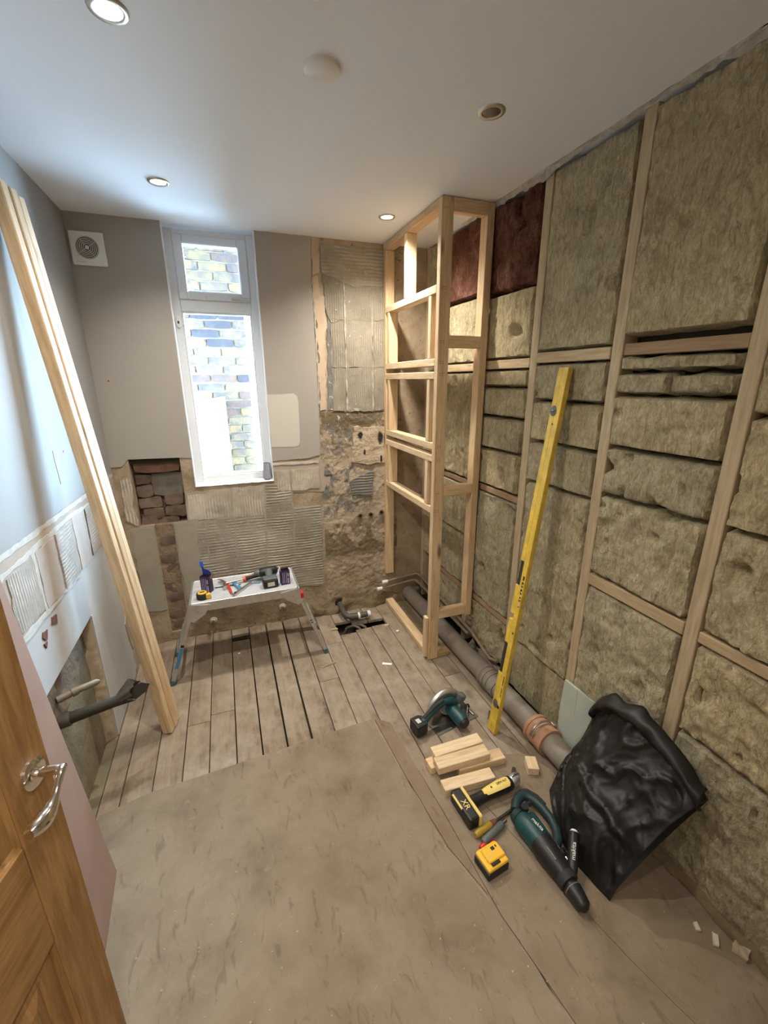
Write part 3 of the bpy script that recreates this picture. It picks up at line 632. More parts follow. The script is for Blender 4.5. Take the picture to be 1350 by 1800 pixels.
# floor: dark void under old boards
floor = struct('floor', MB().box((XL - .2, -1.3, -.16), (XR + .25, YB, -.10)), M['back_dark'])
bx = [-.672, -.592, -.470, -.350, -.236, -.113, .006, .125, .246, .366, .487, .607, .727, .847, .967, 1.087, 1.207, 1.327, 1.378]
gap = {.125: .009, .246: .010, .006: .006, -.113: .005}
def board(x0, x1, y0, y1, dz=0.0):
    return tbox('floorboard', (x0, x1), (y0, y1), (-.022 + dz, 0 + dz), M['floorboard'], floor, bev=.0015)
for i in range(len(bx) - 1):
    x0, x1 = bx[i] + gap.get(bx[i], .004) / 2, bx[i + 1] - gap.get(bx[i + 1], .004) / 2
    dz = random.uniform(-.002, .001); ye = YB - .004
    if i == 9: segs = [(.02, 2.16), (2.163, ye)]
    elif i == 10: segs = [(.02, 2.52), (2.523, ye)]
    elif i == 4: segs = [(.02, 2.10), (2.103, ye)]
    elif i == 3: segs = [(.02, 2.06), (2.063, ye)]
    elif i == 5: segs = [(.02, 2.78), (2.86, ye)]
    elif i == 11: segs = [(.02, 2.60), (2.765, ye)]
    elif i == 12: segs = [(.02, 2.625), (2.715, ye)]
    elif i == 13: segs = [(.02, 2.630), (2.712, ye)]
    elif i == 15: segs = [(.02, 1.95), (1.953, ye)]
    else: segs = [(.02, ye)]
    for a, b in segs: board(x0, x1, a, b, dz)
obj('floor_filler', MB().box((XL - .08, .6, -.03), (-.674, YB - .01, -.004)), M['recess'], floor)
struct('floor_hall', MB().box((XL - .2, -1.3, -.1), (XR + .2, .018, 0)), M['ply'])

# window
win = bpy.data.objects.new('window_1', None); COL.objects.link(win); win['kind'] = 'structure'
FY0, FY1 = 3.02, 3.09
def ring(m, x0, x1, z0, z1, t, y0, y1, bev=.004):
    tl, tr, tb, tt = t if isinstance(t, tuple) else (t,) * 4
    m.box((x0, y0, z0), (x0 + tl, y1, z1), bev=bev); m.box((x1 - tr, y0, z0), (x1, y1, z1), bev=bev)
    m.box((x0 + tl, y0, z0), (x1 - tr, y1, z0 + tb), bev=bev); m.box((x0 + tl, y0, z1 - tt), (x1 - tr, y1, z1), bev=bev)
    return m
mf = ring(MB(), WX0, WX1, WZ0 + .01, CEIL - .006, (.047, .047, .04, .032), FY0, FY1); mf.box((WX0 + .047, FY0, 2.112), (WX1 - .047, FY1, 2.178), bev=.004)
obj('window_frame', mf, M['upvc'], win)
obj('glazing_bead', ring(MB(), WX0 + .045, WX1 - .045, WZ0 + .048, 2.114, .010, FY0 + .008, FY1 - .01, .003), M['upvc'], win)
sash = obj('top_sash', ring(MB(), WX0 + .046, WX1 - .046, 2.177, CEIL - .037, (.05, .05, .045, .045), FY0 - .012, FY1 - .012, .005), M['upvc_in'], win)
obj('window_pane', MB().box((WX0 + .094, FY0 + .022, 2.22), (WX1 - .094, FY0 + .028, CEIL - .08)), M['glass'], win)
obj('window_pane', MB().box((WX0 + .05, FY0 + .035, WZ0 + .052), (WX1 - .05, FY0 + .041, 2.108)), M['glass'], win)
hm = MB().box((.115, FY0 - .022, 2.180), (.165, FY0 - .012, 2.197), bev=.003); hm.box((.120, FY0 - .034, 2.186), (.215, FY0 - .022, 2.197), bev=.004)
obj('sash_handle', hm, M['steel'], win)
obj('sash_vent', MB().box((-.03, FY0 - .017, 2.182), (-.026, FY0 - .010, 2.205)), M['steel'], win)
obj('frame_lock', MB().lathe([(.001, .012), (.012, .012), (.015, .006), (.015, 0)], 16, Matrix.Translation((WX0 + .024, FY0, 2.05)) @ Matrix.Rotation(R(90), 4, 'X') @ Matrix.Diagonal((1, 2.3, 1, 1))), M['whitepl'], win)
obj('lock_slot', MB().box((WX0 + .019, FY0 - .0135, 2.043), (WX0 + .029, FY0 - .0115, 2.057)), M['black'], win)
tr = struct('trim_1', MB().box((WX0 - .001, YB - .007, WZ0), (WX0 + .006, FY0, CEIL), bev=.002), M['upvc'])
struct('trim_2', MB().box((WX1 - .006, YB - .007, WZ0), (WX1 + .001, FY0, CEIL), bev=.002), M['upvc'])
def sillf(u, v):
    x = WX0 + (WX1 - WX0) * u; y = YB - .010 + (FY0 + .004 - YB + .010) * v + (.010 * noise.noise(Vector((x * 30, 0, 0))) if v == 0 else 0)
    return (x, y, WZ0 + .012 + (.004 * noise.noise(Vector((x * 20, y * 20, 3)))) - (.014 if v == 0 else 0))
struct('trim_3', MB().grid(sillf, 40, 6), M['upvc'], smooth=60)

# outside: paving, brick wall of the neighbour, white panel
struct('ground_outside', MB().box((-4, YB + .22, -.30), (7, 9, -.20)), M['paving'])
struct('wall_outside', MB().box((-6, YB + .02, CEIL + .1), (7, YB + .22, 9.0)), M['facade'])  # unseen upper house wall, added tall to cut sky light on the bricks
struct('wall_sky_block', MB().box((-2.7, YB + .2, -.3), (-2.5, 4.6, 9.0)), M['facade'])  # unseen wall added to close the alley and keep light off the bricks
bw = thing('brick_wall', 'yellow and blue-grey stock brick wall seen through the window', 'wall', (0, 4.3, 0))
obj('mortar', MB().box((-6, .012, -.2), (.252, .24, 9.0)), M['lmortar'], bw)
bm_ = [rough_brick_mesh('brick', .215, .064, .06, 60 + i, .005, 2) for i in range(4)]; hb = [rough_brick_mesh('brick', .1025, .064, .06, 70 + i, .005, 2) for i in range(2)]
for r in range(35):
    z = .62 + r * .0745; x = .252 - (0 if r % 2 else .0)
    first = .1025 if r % 2 else .215
    while x > -.72:
        w = first if x > .25 else .215
        o = obj('brick', (hb[r % 2] if w < .15 else random.choice(bm_)), M['lbrick'], bw, loc=(x - w / 2, .022 + random.uniform(-.003, .003), z))
        x -= w + .010
wp = thing('white_panel', 'white panel standing outside against the brick wall beyond the window', 'panel', (-.10, 4.14, 0))
obj('panel_body', MB().prism([(-.12, -.2), (.12, -.2), (.12, 1.585), (-.08, 1.555), (-.12, 1.545)], 0, .05, Matrix(((1, 0, 0, 0), (0, 0, -1, .05), (0, 1, 0, 0), (0, 0, 0, 1)))), M['render_white'], wp)
obj('hinge', MB().box((.105, -.008, 1.13), (.13, 0, 1.17), bev=.003), M['steel'], wp); obj('hinge', MB().box((.105, -.008, .55), (.13, 0, .59), bev=.003), M['steel'], wp)
obj('latch', MB().box((-.02, -.012, 1.07), (.01, 0, 1.10), bev=.004), M['steel'], wp)

# ------------------------------------------------------------------ sheets on the floor
def sheet(name, label, poly, mat, h0, h1, seed):
    o = obj(name, MB().prism(ragged(poly, .05, .0012, seed), h0, h1), M[mat]); return tag(o, label, 'board')
sheet('hardboard_sheet', 'large dusty hardboard sheet covering the floor in the foreground', [(-.655, 1.655), (-.474, 1.700), (-.1, 1.725), (.568, 1.770), (.572, 1.66), (.596, 1.40), (.628, 1.06), (.690, .80), (.737, .50), (.775, .03), (-.655, .03)], 'ply', .0005, .006, 1)
sheet('hardboard_strip', 'narrow brown hardboard strip along the right edge of the large sheet', [(.580, 1.765), (.650, 1.715), (.679, 1.20), (.690, .86), (.636, 1.05), (.602, 1.40)], 'ply_brown', .0005, .005, 2)
sheet('hardboard_sheet', 'dusty hardboard sheet under the black sack beside the insulated wall', [(.800, 1.405), (1.09, 1.34), (XR - .005, 1.235), (XR - .005, .03), (1.17, .03), (1.037, .448), (1.001, .571), (.969, .706)], 'ply2', .0005, .0055, 4)
sheet('hardboard_sheet', 'narrow dusty hardboard sheet under the drill between two floor seams', [(.668, 1.40), (.798, 1.405), (.967, .706), (.999, .571), (1.035, .448), (1.168, .03), (.782, .03), (.744, .50), (.698, .79), (.684, 1.18)], 'ply2', .0005, .0058, 5)

# ------------------------------------------------------------------ timber stud frame
FX, FYY = 1.068, 2.128
fr = thing('stud_partition', 'new pine stud frame for a boxed-in corner with recessed openings', 'frame', (FX, FYY, 0))
B0 = (FX, FYY, 0)
def fb(name, X, Y, Z, mat='pine'): return tbox(name, X, Y, Z, M[mat], fr, B0)
YE = YB - .004
fb('front_post', (FX, FX + .063), (FYY, FYY + .038), (0, CEIL - .002))
fb('wall_post', (FX, FX + .063), (YE - .038, YE), (.262, CEIL - .042))
fb('rear_post', (1.318, 1.360), (FYY, FYY + .063), (.270, CEIL - .002))
fb('top_rail', (FX, FX + .063), (FYY + .039, YE), (CEIL - .040, CEIL - .002))
fb('top_rail', (FX + .064, 1.317), (FYY, FYY + .038), (CEIL - .062, CEIL - .002))
fb('upper_stud', (FX, FX + .063), (2.555, 2.593), (2.178, CEIL - .041), 'pine_pale')
for z0, z1 in ((2.138, 2.176), (1.788, 1.826), (1.722, 1.760), (1.345, 1.383), (1.277, 1.315), (.975, 1.013)):
    fb('rail', (FX, FX + .063), (FYY + .039, YE - .039), (z0, z1), 'pine_pale')
for z0, z1 in ((1.827, 2.137), (1.384, 1.721), (1.014, 1.276)):
    fb('opening_stud', (FX, FX + .063), (YE - .105, YE - .067), (z0, z1)); fb('opening_stud', (FX + .002, FX + .063), (FYY + .095, FYY + .130), (z0, z1), 'pine_pale')
fb('side_rail', (FX + .064, 1.317), (FYY, FYY + .038), (1.878, 1.938)); fb('side_rail', (FX + .064, 1.317), (FYY, FYY + .038), (1.080, 1.140)); fb('side_rail', (FX + .064, 1.317), (FYY, FYY + .038), (.284, .346))
fb('packing_piece', (FX - .022, FX - .001), (FYY + .01, FYY + .05), (.02, .30), 'pine_pale')
fb('bottom_plate', (FX + .064, FX + .150), (FYY, FYY + .07), (.001, .036), 'plate')
sm = MB()
for z in (2.15, 2.16, 1.80, 1.81, 1.74, 1.75, 1.36, 1.37, 1.29, 1.30, .99, 1.0, 2.50, 1.90, 1.91, 1.10, .31):
    for dx in (.016, .030): sm.cyl((dx, -.0012, z), (dx, .001, z), .0022, n=6)
obj('screw_heads', sm, M['iron'], fr, kind='stuff')
sp = tbox('sole_plate', (FX - .004, FX + .057), (FYY + .06, YB - .02), (.001, .040), M['pine'])
tag(sp, 'pine sole plate lying along the floor under the timber frame', 'timber')
dp = tbox('floor_panel', (FX + .062, 1.21), (FYY + .08, YB - .06), (-.0005, .010), M['olive']); tag(dp, 'dirty board on the floor inside the timber frame beside the pipe', 'board')

# ------------------------------------------------------------------ three studs leaning on the left wall
PACK = Matrix.Translation((-.417, 2.03, .005)) @ Matrix.Rotation(-math.atan(.087), 4, 'Y') @ Matrix.Rotation(R(-15), 4, 'Z')
for k, lab in enumerate(('long pine stud leaning on left wall, nearest of the three in the bundle', 'long pine stud leaning on left wall, middle of the three in the bundle', 'long pine stud leaning on left wall, furthest of the three in the bundle')):
    dx = (0, .0025, -.0015)[k]
    o = obj('leaning_stud', MB().box((-.047 + dx, -.0175, 0), (dx, .0175, 2.375 - .012 * k), bev=.0035), M['pine'], M=PACK @ Matrix.Translation((0, .0175 + .039 * k, 0)))
    tag(o, lab, 'timber', 'pine studs leaning on the left wall')

# ------------------------------------------------------------------ door, pink board
door = bpy.data.objects.new('door_1', None); COL.objects.link(door); door['kind'] = 'structure'
DA = R(14.3); DW = .90
door.location = (-.425 - DW * math.sin(DA), .92 - DW * math.cos(DA), .006); door.rotation_euler = (0, 0, R(90) - DA)
# local x: hinge -> free edge, local y: back, -y: room side face
DT = .040; DH = 1.98
def db(name, x0, x1, z0, z1, y0=0.0, y1=DT, mat='oak', bev=.003): return tbox(name, (x0, x1), (y0, y1), (z0, z1), M[mat], door, bev=bev)
db('stile', DW - .112, DW, 0, DH); db('stile', 0, .112, 0, DH)
for n, z0, z1 in (('lock_rail', .58, .852), ('bottom_rail', 0, .20), ('top_rail', DH - .112, DH)): db(n, .1125, DW - .1125, z0, z1)
db('muntin', DW / 2 - .055, DW / 2 + .055, .201, .579); db('muntin', DW / 2 - .055, DW / 2 + .055, .853, DH - .113)
def door_panel(x0, x1, z0, z1):
    m = MB(); rings = []
    for ins, y in ((0, .004), (.006, .014), (.040, .013), (.045, .018), (.075, .007)):
        rings.append([m.bm.verts.new(p) for p in ((x0 + ins, y, z0 + ins), (x1 - ins, y, z0 + ins), (x1 - ins, y, z1 - ins), (x0 + ins, y, z1 - ins))])
    for A, Bq in zip(rings, rings[1:]):
        for k in range(4): m.bm.faces.new((A[k], A[(k + 1) % 4], Bq[(k + 1) % 4], Bq[k]))
    m.bm.faces.new(rings[-1]); bk_ = [m.bm.verts.new(p) for p in ((x0, DT - .01, z0), (x1, DT - .01, z0), (x1, DT - .01, z1), (x0, DT - .01, z1))]
    for k in range(4): m.bm.faces.new((rings[0][k], rings[0][(k + 1) % 4], bk_[(k + 1) % 4], bk_[k]))
    m.bm.faces.new(bk_); obj('door_panel', m, M['oak'], door)
for xa, xb in ((.1125, DW / 2 - .0555), (DW / 2 + .0555, DW - .1125)):
    door_panel(xa, xb, .2005, .5795); door_panel(xa, xb, .8525, DH - .1125)
hx, hz = DW - .050, .965
rose = obj('handle_rose', MB().lathe([(.001, .012), (.016, .0125), (.026, .011), (.031, .007), (.032, 0)], 32, Matrix.Translation((hx, 0, hz)) @ Matrix.Rotation(R(90), 4, 'X')), M['chrome'], door, smooth=40, label='round chrome handle rose')
pts = []; rr = []
for i in range(9): t = i / 8; pts.append((hx + .004 * t, -.010 - .048 * t, hz + .003 * t)); rr.append(.0095)
for i in range(1, 25):
    t = i / 24; pts.append((hx + .010 - .118 * t - .004 * (1 - t), -.058 - .006 * math.sin(t * 3.1), hz + .008 - .030 * t - .020 * math.sin(t * 2.6) ** 2))
    rr.append(.0065 + .0105 * max(0, math.sin(((t - .25) / .75) ** 1.5 * 2.75)) ** 1.2 if t > .25 else .0065 + .002 * (1 - t * 4))
obj('lever_handle', MB().tube(pts, rr, 16), M['chrome'], door, smooth=50, label='curved polished chrome lever')
pk = thing('pink_plasterboard', 'pink plasterboard sheet leaning on the left wall behind the door', 'board', (-.543, 1.389, .008), M=Matrix.Translation((-.543, 1.389, .0075)) @ Matrix.Rotation(R(3.8), 4, 'Z') @ Matrix.Rotation(-math.asin(.119 / 1.62), 4, 'Y'))
obj('board_face', MB().box((-.0125, -.52, 0), (0, 0, 1.62)), M['pinkboard'], pk)
obj('board_edge', MB().box((-.0115, -.001, .001), (-.001, .0012, 1.619)), M['pinkboard'], pk)

# ------------------------------------------------------------------ old pipes in the left wall cut-out
p1 = thing('torn_waste_pipe', 'dark waste pipe with a torn flared end sticking out of the left wall', 'pipe', (-.70, 1.665, .490))
obj('pipe_body', MB().tube([(0, 0, 0), (.10, .012, .012), (.20, .026, .022)], [.0225, .0215, .0205], 16), M['iron'], p1, smooth=50)
obj('pipe_socket', MB().cyl((-.005, 0, 0), (.03, .004, .002), .029, .027, 18), M['waste'], p1, smooth=50)
def tornend(u, v):
    a = u * 2 * math.pi; r = .0205 + .020 * v * (.8 + .9 * noise.noise(Vector((math.cos(a) * 1.3, math.sin(a) * 1.3, 4))))
    l = .185 + v * (.050 + .030 * noise.noise(Vector((math.cos(a) * 1.6, math.sin(a) * 1.6, 9))) + .016 * noise.noise(Vector((a * 3.0, 2, 2))))
    return (l, .026 + r * math.cos(a) + .03 * v, .022 + r * math.sin(a) + .010 * v)
te = obj('torn_end', MB().grid(tornend, 36, 6, True), M['iron'], p1); md = te.modifiers.new('thick', 'SOLIDIFY'); md.thickness = .003
obj('torn_flap', MB().prism([(.215, .0), (.245, -.012), (.285, .012), (.300, .040), (.268, .052), (.238, .034)], .028, .033, Matrix(((1, 0, 0, 0), (0, .3, .95, .012), (0, .95, -.3, .020), (0, 0, 0, 1)))), M['iron'], p1)
p2 = thing('old_lead_pipe', 'short pale old pipe stub above the torn waste pipe', 'pipe', (-.70, 1.70, .580))
obj('pipe_body', MB().tube([(0, -.03, .0), (.03, -.01, .002), (.06, .008, .003), (.115, .035, .003), (.125, .04, .003)], [.014, .014, .013, .012, .006], 14), M['oldpipe'], p2, smooth=50)
obj('pipe_joint', MB().cyl((.042, -.004, .002), (.058, .006, .003), .0165, n=16), M['oldpipe'], p2, smooth=40)

# ------------------------------------------------------------------ soil pipe along the right wall
A0, A1 = Vector((1.262, YB - .03, .062)), Vector((1.288, .93, .082)); RP = .055
def along(y): t = (A0.y - y) / (A0.y - A1.y); return A0.lerp(A1, t)
soil = thing('soil_pipe', 'large dusty grey soil pipe running along the foot of the insulated wall', 'pipe', A0)
def rel(p): return p - A0
obj('pipe_body', MB().cyl((0, 0, 0), rel(A1), RP, n=40), M['soil'], soil, smooth=40)
obj('coupling', MB().cyl(rel(along(1.81)), rel(along(1.66)), RP + .005, n=40), M['soil'], soil, smooth=40)
rm = MB()
for y in (1.80, 1.765, 1.73): rm.cyl(rel(along(y)), rel(along(y - .014)), RP + .0085, n=40)
obj('coupling_rings', rm, M['soil'], soil, smooth=40)
cm_ = MB().cyl(rel(along(1.365)), rel(along(1.265)), RP + .011, n=40); cm_.cyl(rel(along(1.372)), rel(along(1.355)), RP + .015, n=40); cm_.cyl(rel(along(1.275)), rel(along(1.258)), RP + .014, n=40)
collar = obj('clay_collar', cm_, M['clay'], soil, smooth=40, label='terracotta coloured collar')
cl = MB(); q = rel(along(1.315))
cl.tube([(q.x + (RP + .013) * math.cos(a), q.y - .0 + .012 * math.sin(a), q.z + (RP + .013) * math.sin(a)) for a in [R(i) for i in range(10, 171, 8)]], .0035, 8)
for dy in (-.010, .010): cl.tube([(q.x + (RP + .0125) * math.cos(a), q.y + dy, q.z + (RP + .0125) * math.sin(a)) for a in [R(i) for i in range(20, 171, 10)]], .004, 6)
cl.box((q.x + .045, q.y - .018, q.z + .045), (q.x + .066, q.y + .012, q.z + .058), bev=.003)
obj('pipe_clip', cl, M['steel'], collar, smooth=40, label='galvanised strap clip')
cp = MB().lathe([(.001, .0), (.030, .001), (.034, .006), (.034, .03), (.030, .033)], 20, Matrix.Translation(rel(along(2.02)) + Vector((.055, 0, .03))) @ Matrix.Rotation(R(60), 4, 'Y') @ Matrix.Rotation(R(180), 4, 'X'))
obj('access_cap', cp, M['waste'], soil, smooth=40)
obj('pipe_stub', MB().cyl(rel(along(2.02)), rel(along(2.02)) + Vector((.052, -.01, .052)), .022, n=18), M['waste'], soil, smooth=40)
def supply(name, label, pts, r, caps=None):
    t = thing(name, label, 'pipe', pts[0]); P0 = Vector(pts[0])
    obj('pipe_run', MB().tube([Vector(p) - P0 for p in pts], r, 12), M['copper'], t, smooth=50)
    if caps: obj('end_cap', MB().cyl(Vector(caps[0]) - P0, Vector(caps[1]) - P0, .014, n=14), M['whitepl'], t, smooth=40, label='white push-fit cap')
    return t
supply('supply_pipe', 'upper of two water pipes bending round the corner behind the timber frame', [(1.06, 2.90, .198), (1.20, 2.915, .208), (1.325, 2.92, .215), (1.345, 2.905, .215), (1.350, 2.88, .212), (1.35, 2.5, .19), (1.35, 2.10, .17), (1.35, 1.95, .13), (1.34, 1.86, .125), (1.352, 1.80, .14)], .010, ((1.03, 2.90, .197), (1.075, 2.90, .199)))
supply('supply_pipe', 'lower of two water pipes bending round the corner behind the timber frame', [(1.02, 2.905, .143), (1.20, 2.91, .158), (1.30, 2.915, .165), (1.322, 2.90, .165), (1.326, 2.875, .163), (1.335, 2.5, .15), (1.345, 2.12, .135)], .010, ((.99, 2.905, .142), (1.03, 2.905, .144)))
tag(obj('loose_cable', MB().tube([(1.07, 2.915, .20), (1.00, 2.92, .188), (.965, 2.918, .21), (.945, 2.92, .207), (.92, 2.915, .185), (.885, 2.91, .168)], .0035, 8), M['waste'], smooth=50), 'thin loose cable end poking from the back wall by the frame', 'cable')

# small waste pipe and floor hole
w = thing('waste_elbow', 'dark waste pipe elbow with white rings leaving the back wall at floor level', 'pipe', (.690, 2.94, .062))
obj('pipe_body', MB().tube([(0, .02, 0), (-.002, -.08, -.004), (.000, -.15, -.010), (.012, -.19, -.014), (.045, -.208, -.016), (.09, -.210, -.016), (.165, -.208, -.014)], .0205, 16), M['waste'], w, smooth=50)
obj('elbow_socket', MB().cyl((.03, -.205, -.016), (.095, -.210, -.016), .025, n=20), M['waste'], w, smooth=40)
obj('white_ring', MB().cyl((.086, -.210, -.016), (.100, -.2105, -.016), .0265, n=20), M['whitepl'], w, smooth=40, label='white sealing ring')
obj('white_ring', MB().cyl((.160, -.208, -.014), (.182, -.208, -.014), .023, n=20), M['whitepl'], w, smooth=40, label='white sealing ring')
obj('wall_sleeve', MB().lathe([(.022, .012), (.034, .010), (.036, 0)], 20, Matrix.Translation((0, -.002, .006)) @ Matrix.Rotation(R(90), 4, 'X')), M['void'], w)
for k, lab in enumerate(('curved dark hose in the floor hole, left one', 'curved dark hose in the floor hole, right one')):
    x = .715 + .045 * k
    tag(obj('floor_hose', MB().tube([(x - .05, 2.735, -.095), (x - .02, 2.72, -.03), (x + .02, 2.69, -.006), (x + .05, 2.665, -.015), (x + .07, 2.63, -.06)], .011, 10), M['waste'], smooth=50), lab, 'hose')
for (x, z, lab) in ((-.223, .095, 'capped pipe outlet low on the back wall under the work platform, left one'), (.258, .110, 'capped pipe outlet low on the back wall under the work platform, right one')):
    t = thing('pipe_outlet', lab, 'pipe', (x, YB - .002, z))
    obj('flange', MB().lathe([(.001, .016), (.012, .016), (.014, .008), (.024, .005), (.026, 0)], 20, Matrix.Rotation(R(90), 4, 'X')), M['label'], t, smooth=40)
    obj('cap', MB().cyl((0, -.014, 0), (0, -.034, -.003), .011, n=14), M['steel'], t, smooth=40)

# ------------------------------------------------------------------ ceiling fittings
def downlight(x, y, label, lit, cone=128):
    t = thing('downlight', label, 'ceiling light', (x, y, CEIL), group='recessed downlights')
    obj('bezel', MB().lathe([(.030, -.001), (.031, -.004), (.040, -.006), (.044, -.003), (.045, .0)], 32), M['steel'], t, smooth=50)
    obj('lens', MB().lathe([(.001, -.0025), (.022, -.003), (.030, -.002), (.030, 0)], 28), M['lamp'] if lit else M['bulb_off'], t, smooth=50)
    if lit: light('downlight_beam', 'SPOT', (x, y, CEIL - .014), lit * W_LAMP, WARM, (0, 0, 0), spot_size=R(cone), spot_blend=1.0, shadow_soft_size=.03)
downlight(-.157, 1.445, 'lit downlight nearest the camera at the top left of the ceiling', 30, 168)
downlight(-.165, 2.417, 'lit downlight in the ceiling close to the window', 19)
downlight(.924, 2.489, 'lit downlight in the ceiling close to the timber frame', 42, 140)
downlight(.30, .38, 'added unseen fill downlight in the ceiling overhead by the doorway', 11, 165)  # out-of-view lamp added to brighten the right wall and stud frame
downlight(.917, 1.493, 'unlit downlight in the ceiling above the tools', 0)
light('hall_fill', 'AREA', (.0, -.62, CEIL - .03), 60 * W_HALL, WARM, (0, 0, 0), shape='DISK', size=.7)  # unseen soft area light added as frontal fill through the doorway
sd = thing('blanking_plate', 'round white blanking plate in the middle of the ceiling', 'ceiling plate', (.355, 1.472, CEIL))
obj('plate_disc', MB().lathe([(.001, -.013), (.046, -.013), (.050, -.010), (.051, 0)], 40), M['whitepl'], sd, smooth=40)

# extractor fan
fan = thing('extractor_fan', 'square white extractor fan high on the back wall beside the window', 'fan', (-.580, YB - .006, 2.383))
obj('fascia', MB().box((-.079, -.014, -.080), (.079, 0, .080), bev=.006, seg=2), M['whitepl'], fan)
obj('grille_recess', MB().cyl((-.002, -.0145, .004), (-.002, -.0150, .004), .053, n=36), M['fan_dark'], fan)
for i, r in enumerate((.050, .042, .034, .026, .018)):
    obj('grille_ring', MB().tube([(-.002 + r * math.cos(a * math.pi / 18), -.017, .004 + r * math.sin(a * math.pi / 18)) for a in range(36)], .0022, 6, closed=True), M['grill'], fan, smooth=50)
obj('grille_hub', MB().cyl((-.002, -.0145, .004), (-.002, -.021, .004), .009, n=18), M['whitepl'], fan, smooth=40)
sk = MB()
for a in (35, 125, 215, 305): sk.tube([(-.002 + .008 * math.cos(R(a)), -.017, .004 + .008 * math.sin(R(a))), (-.002 + .052 * math.cos(R(a)), -.017, .004 + .052 * math.sin(R(a)))], .0016, 6)
obj('grille_spokes', sk, M['grill'], fan)
obj('maker_mark', MB().box((-.062, -.0147, -.066), (-.022, -.0138, -.062)), M['grill'], fan)
cup = thing('paper_roll', 'white paper cup standing on the window sill in the right corner', 'cup', (.232, 2.972, WZ0 + .014))
obj('cup_body', MB().lathe([(.030, 0), (.027, .06), (.024, .105), (.021, .104), (.024, .06), (.026, .004), (.001, .004)], 28), M['cupmat'], cup, smooth=50)
cup.name = 'paper_cup'

# ------------------------------------------------------------------ spirit level leaning on the right wall
Bl, Tl = Vector((1.119, 1.484, .003)), Vector((1.352, 1.512, 1.765))
ax = (Tl - Bl).normalized(); yv = Vector((0, 1, 0)); wv = (yv - ax * yv.dot(ax)).normalized(); nv = wv.cross(ax)  # nv points +x side
lev = thing('spirit_level', 'long yellow spirit level leaning against the insulated wall', 'level', M=Matrix.Translation(Bl) @ Matrix((nv, wv, ax)).transposed().to_4x4())
LL = (Tl - Bl).length; W2, T2 = .029, .0125
body = MB()
hol = [(.12, .155), (.335, .50), (.615, .66), (.80, .93), (1.575, 1.62)]
body.box((-T2, -W2, 0), (T2, W2 - .026, LL), bev=.002)
zs = [0, .335, .50, .80, .92, LL]
for a, b_ in ((0, .335), (.50, .625), (.655, .80), (.92, LL)): body.box((-T2, W2 - .027, a), (T2, W2, b_), bev=.002)
obj('level_body', body, M['yellow'], lev)
obj('grip_insert', MB().box((-T2 + .001, W2 - .0265, .336), (T2 - .003, W2 - .002, .499), bev=.003), M['rubber'], lev, label='black hand grip')
obj('grip_insert', MB().box((-T2 + .001, W2 - .0265, .801), (T2 - .003, W2 - .004, .919), bev=.003), M['rubber'], lev, label='black hand grip')
for z, c in ((.165, -.002), (1.60, .004)):
    v = obj('vial_window', MB().lathe([(.016, 0), (.018, .002), (.0145, .003), (.001, .002)], 24, Matrix.Translation((-T2, c + .004, z)) @ Matrix.Rotation(R(-90), 4, 'Y') @ Matrix.Diagonal((1.25, 1, 1, 1))), M['grey_tool'], lev, smooth=40)
    obj('vial', MB().cyl((-T2 - .002, c - .006, z), (-T2 - .002, c + .014, z), .004, n=10), M['bulb_off'], v, smooth=40)
obj('hang_hole', MB().cyl((-T2 - .0006, -.019, .158), (-T2 + .001, -.019, .158), .0085, n=18), M['void'], lev)
obj('hang_hole', MB().cyl((-T2 - .0006, 0, 1.545), (-T2 + .001, 0, 1.545), .0045, n=12), M['iron'], lev)
pm = MB()
for z, w_, h_ in ((.215, .004, .05), (.222, .004, .04), (.28, .004, .05), (.56, .008, .010), (.70, .008, .012), (.73, .010, .022), (.765, .011, .026), (.80, .011, .026), (.835, .010, .020)):
    pm.box((-T2 - .0006, -.023, z), (-T2 + .0005, -.023 + w_, z + h_))
obj('printed_marks', pm, M['black'], lev, label='black printed markings', kind='stuff')
pw = MB()
for z in (.705, .737, .772, .807): pw.box((-T2 - .0008, -.0215, z), (-T2 + .0004, -.0165, z + .009))
obj('printed_scale', pw, M['label'], lev, kind='stuff')
obj('end_bracket', MB().box((-T2 - .002, W2 + .0005, .045), (T2, W2 + .010, .10), bev=.002), M['steel'], lev)

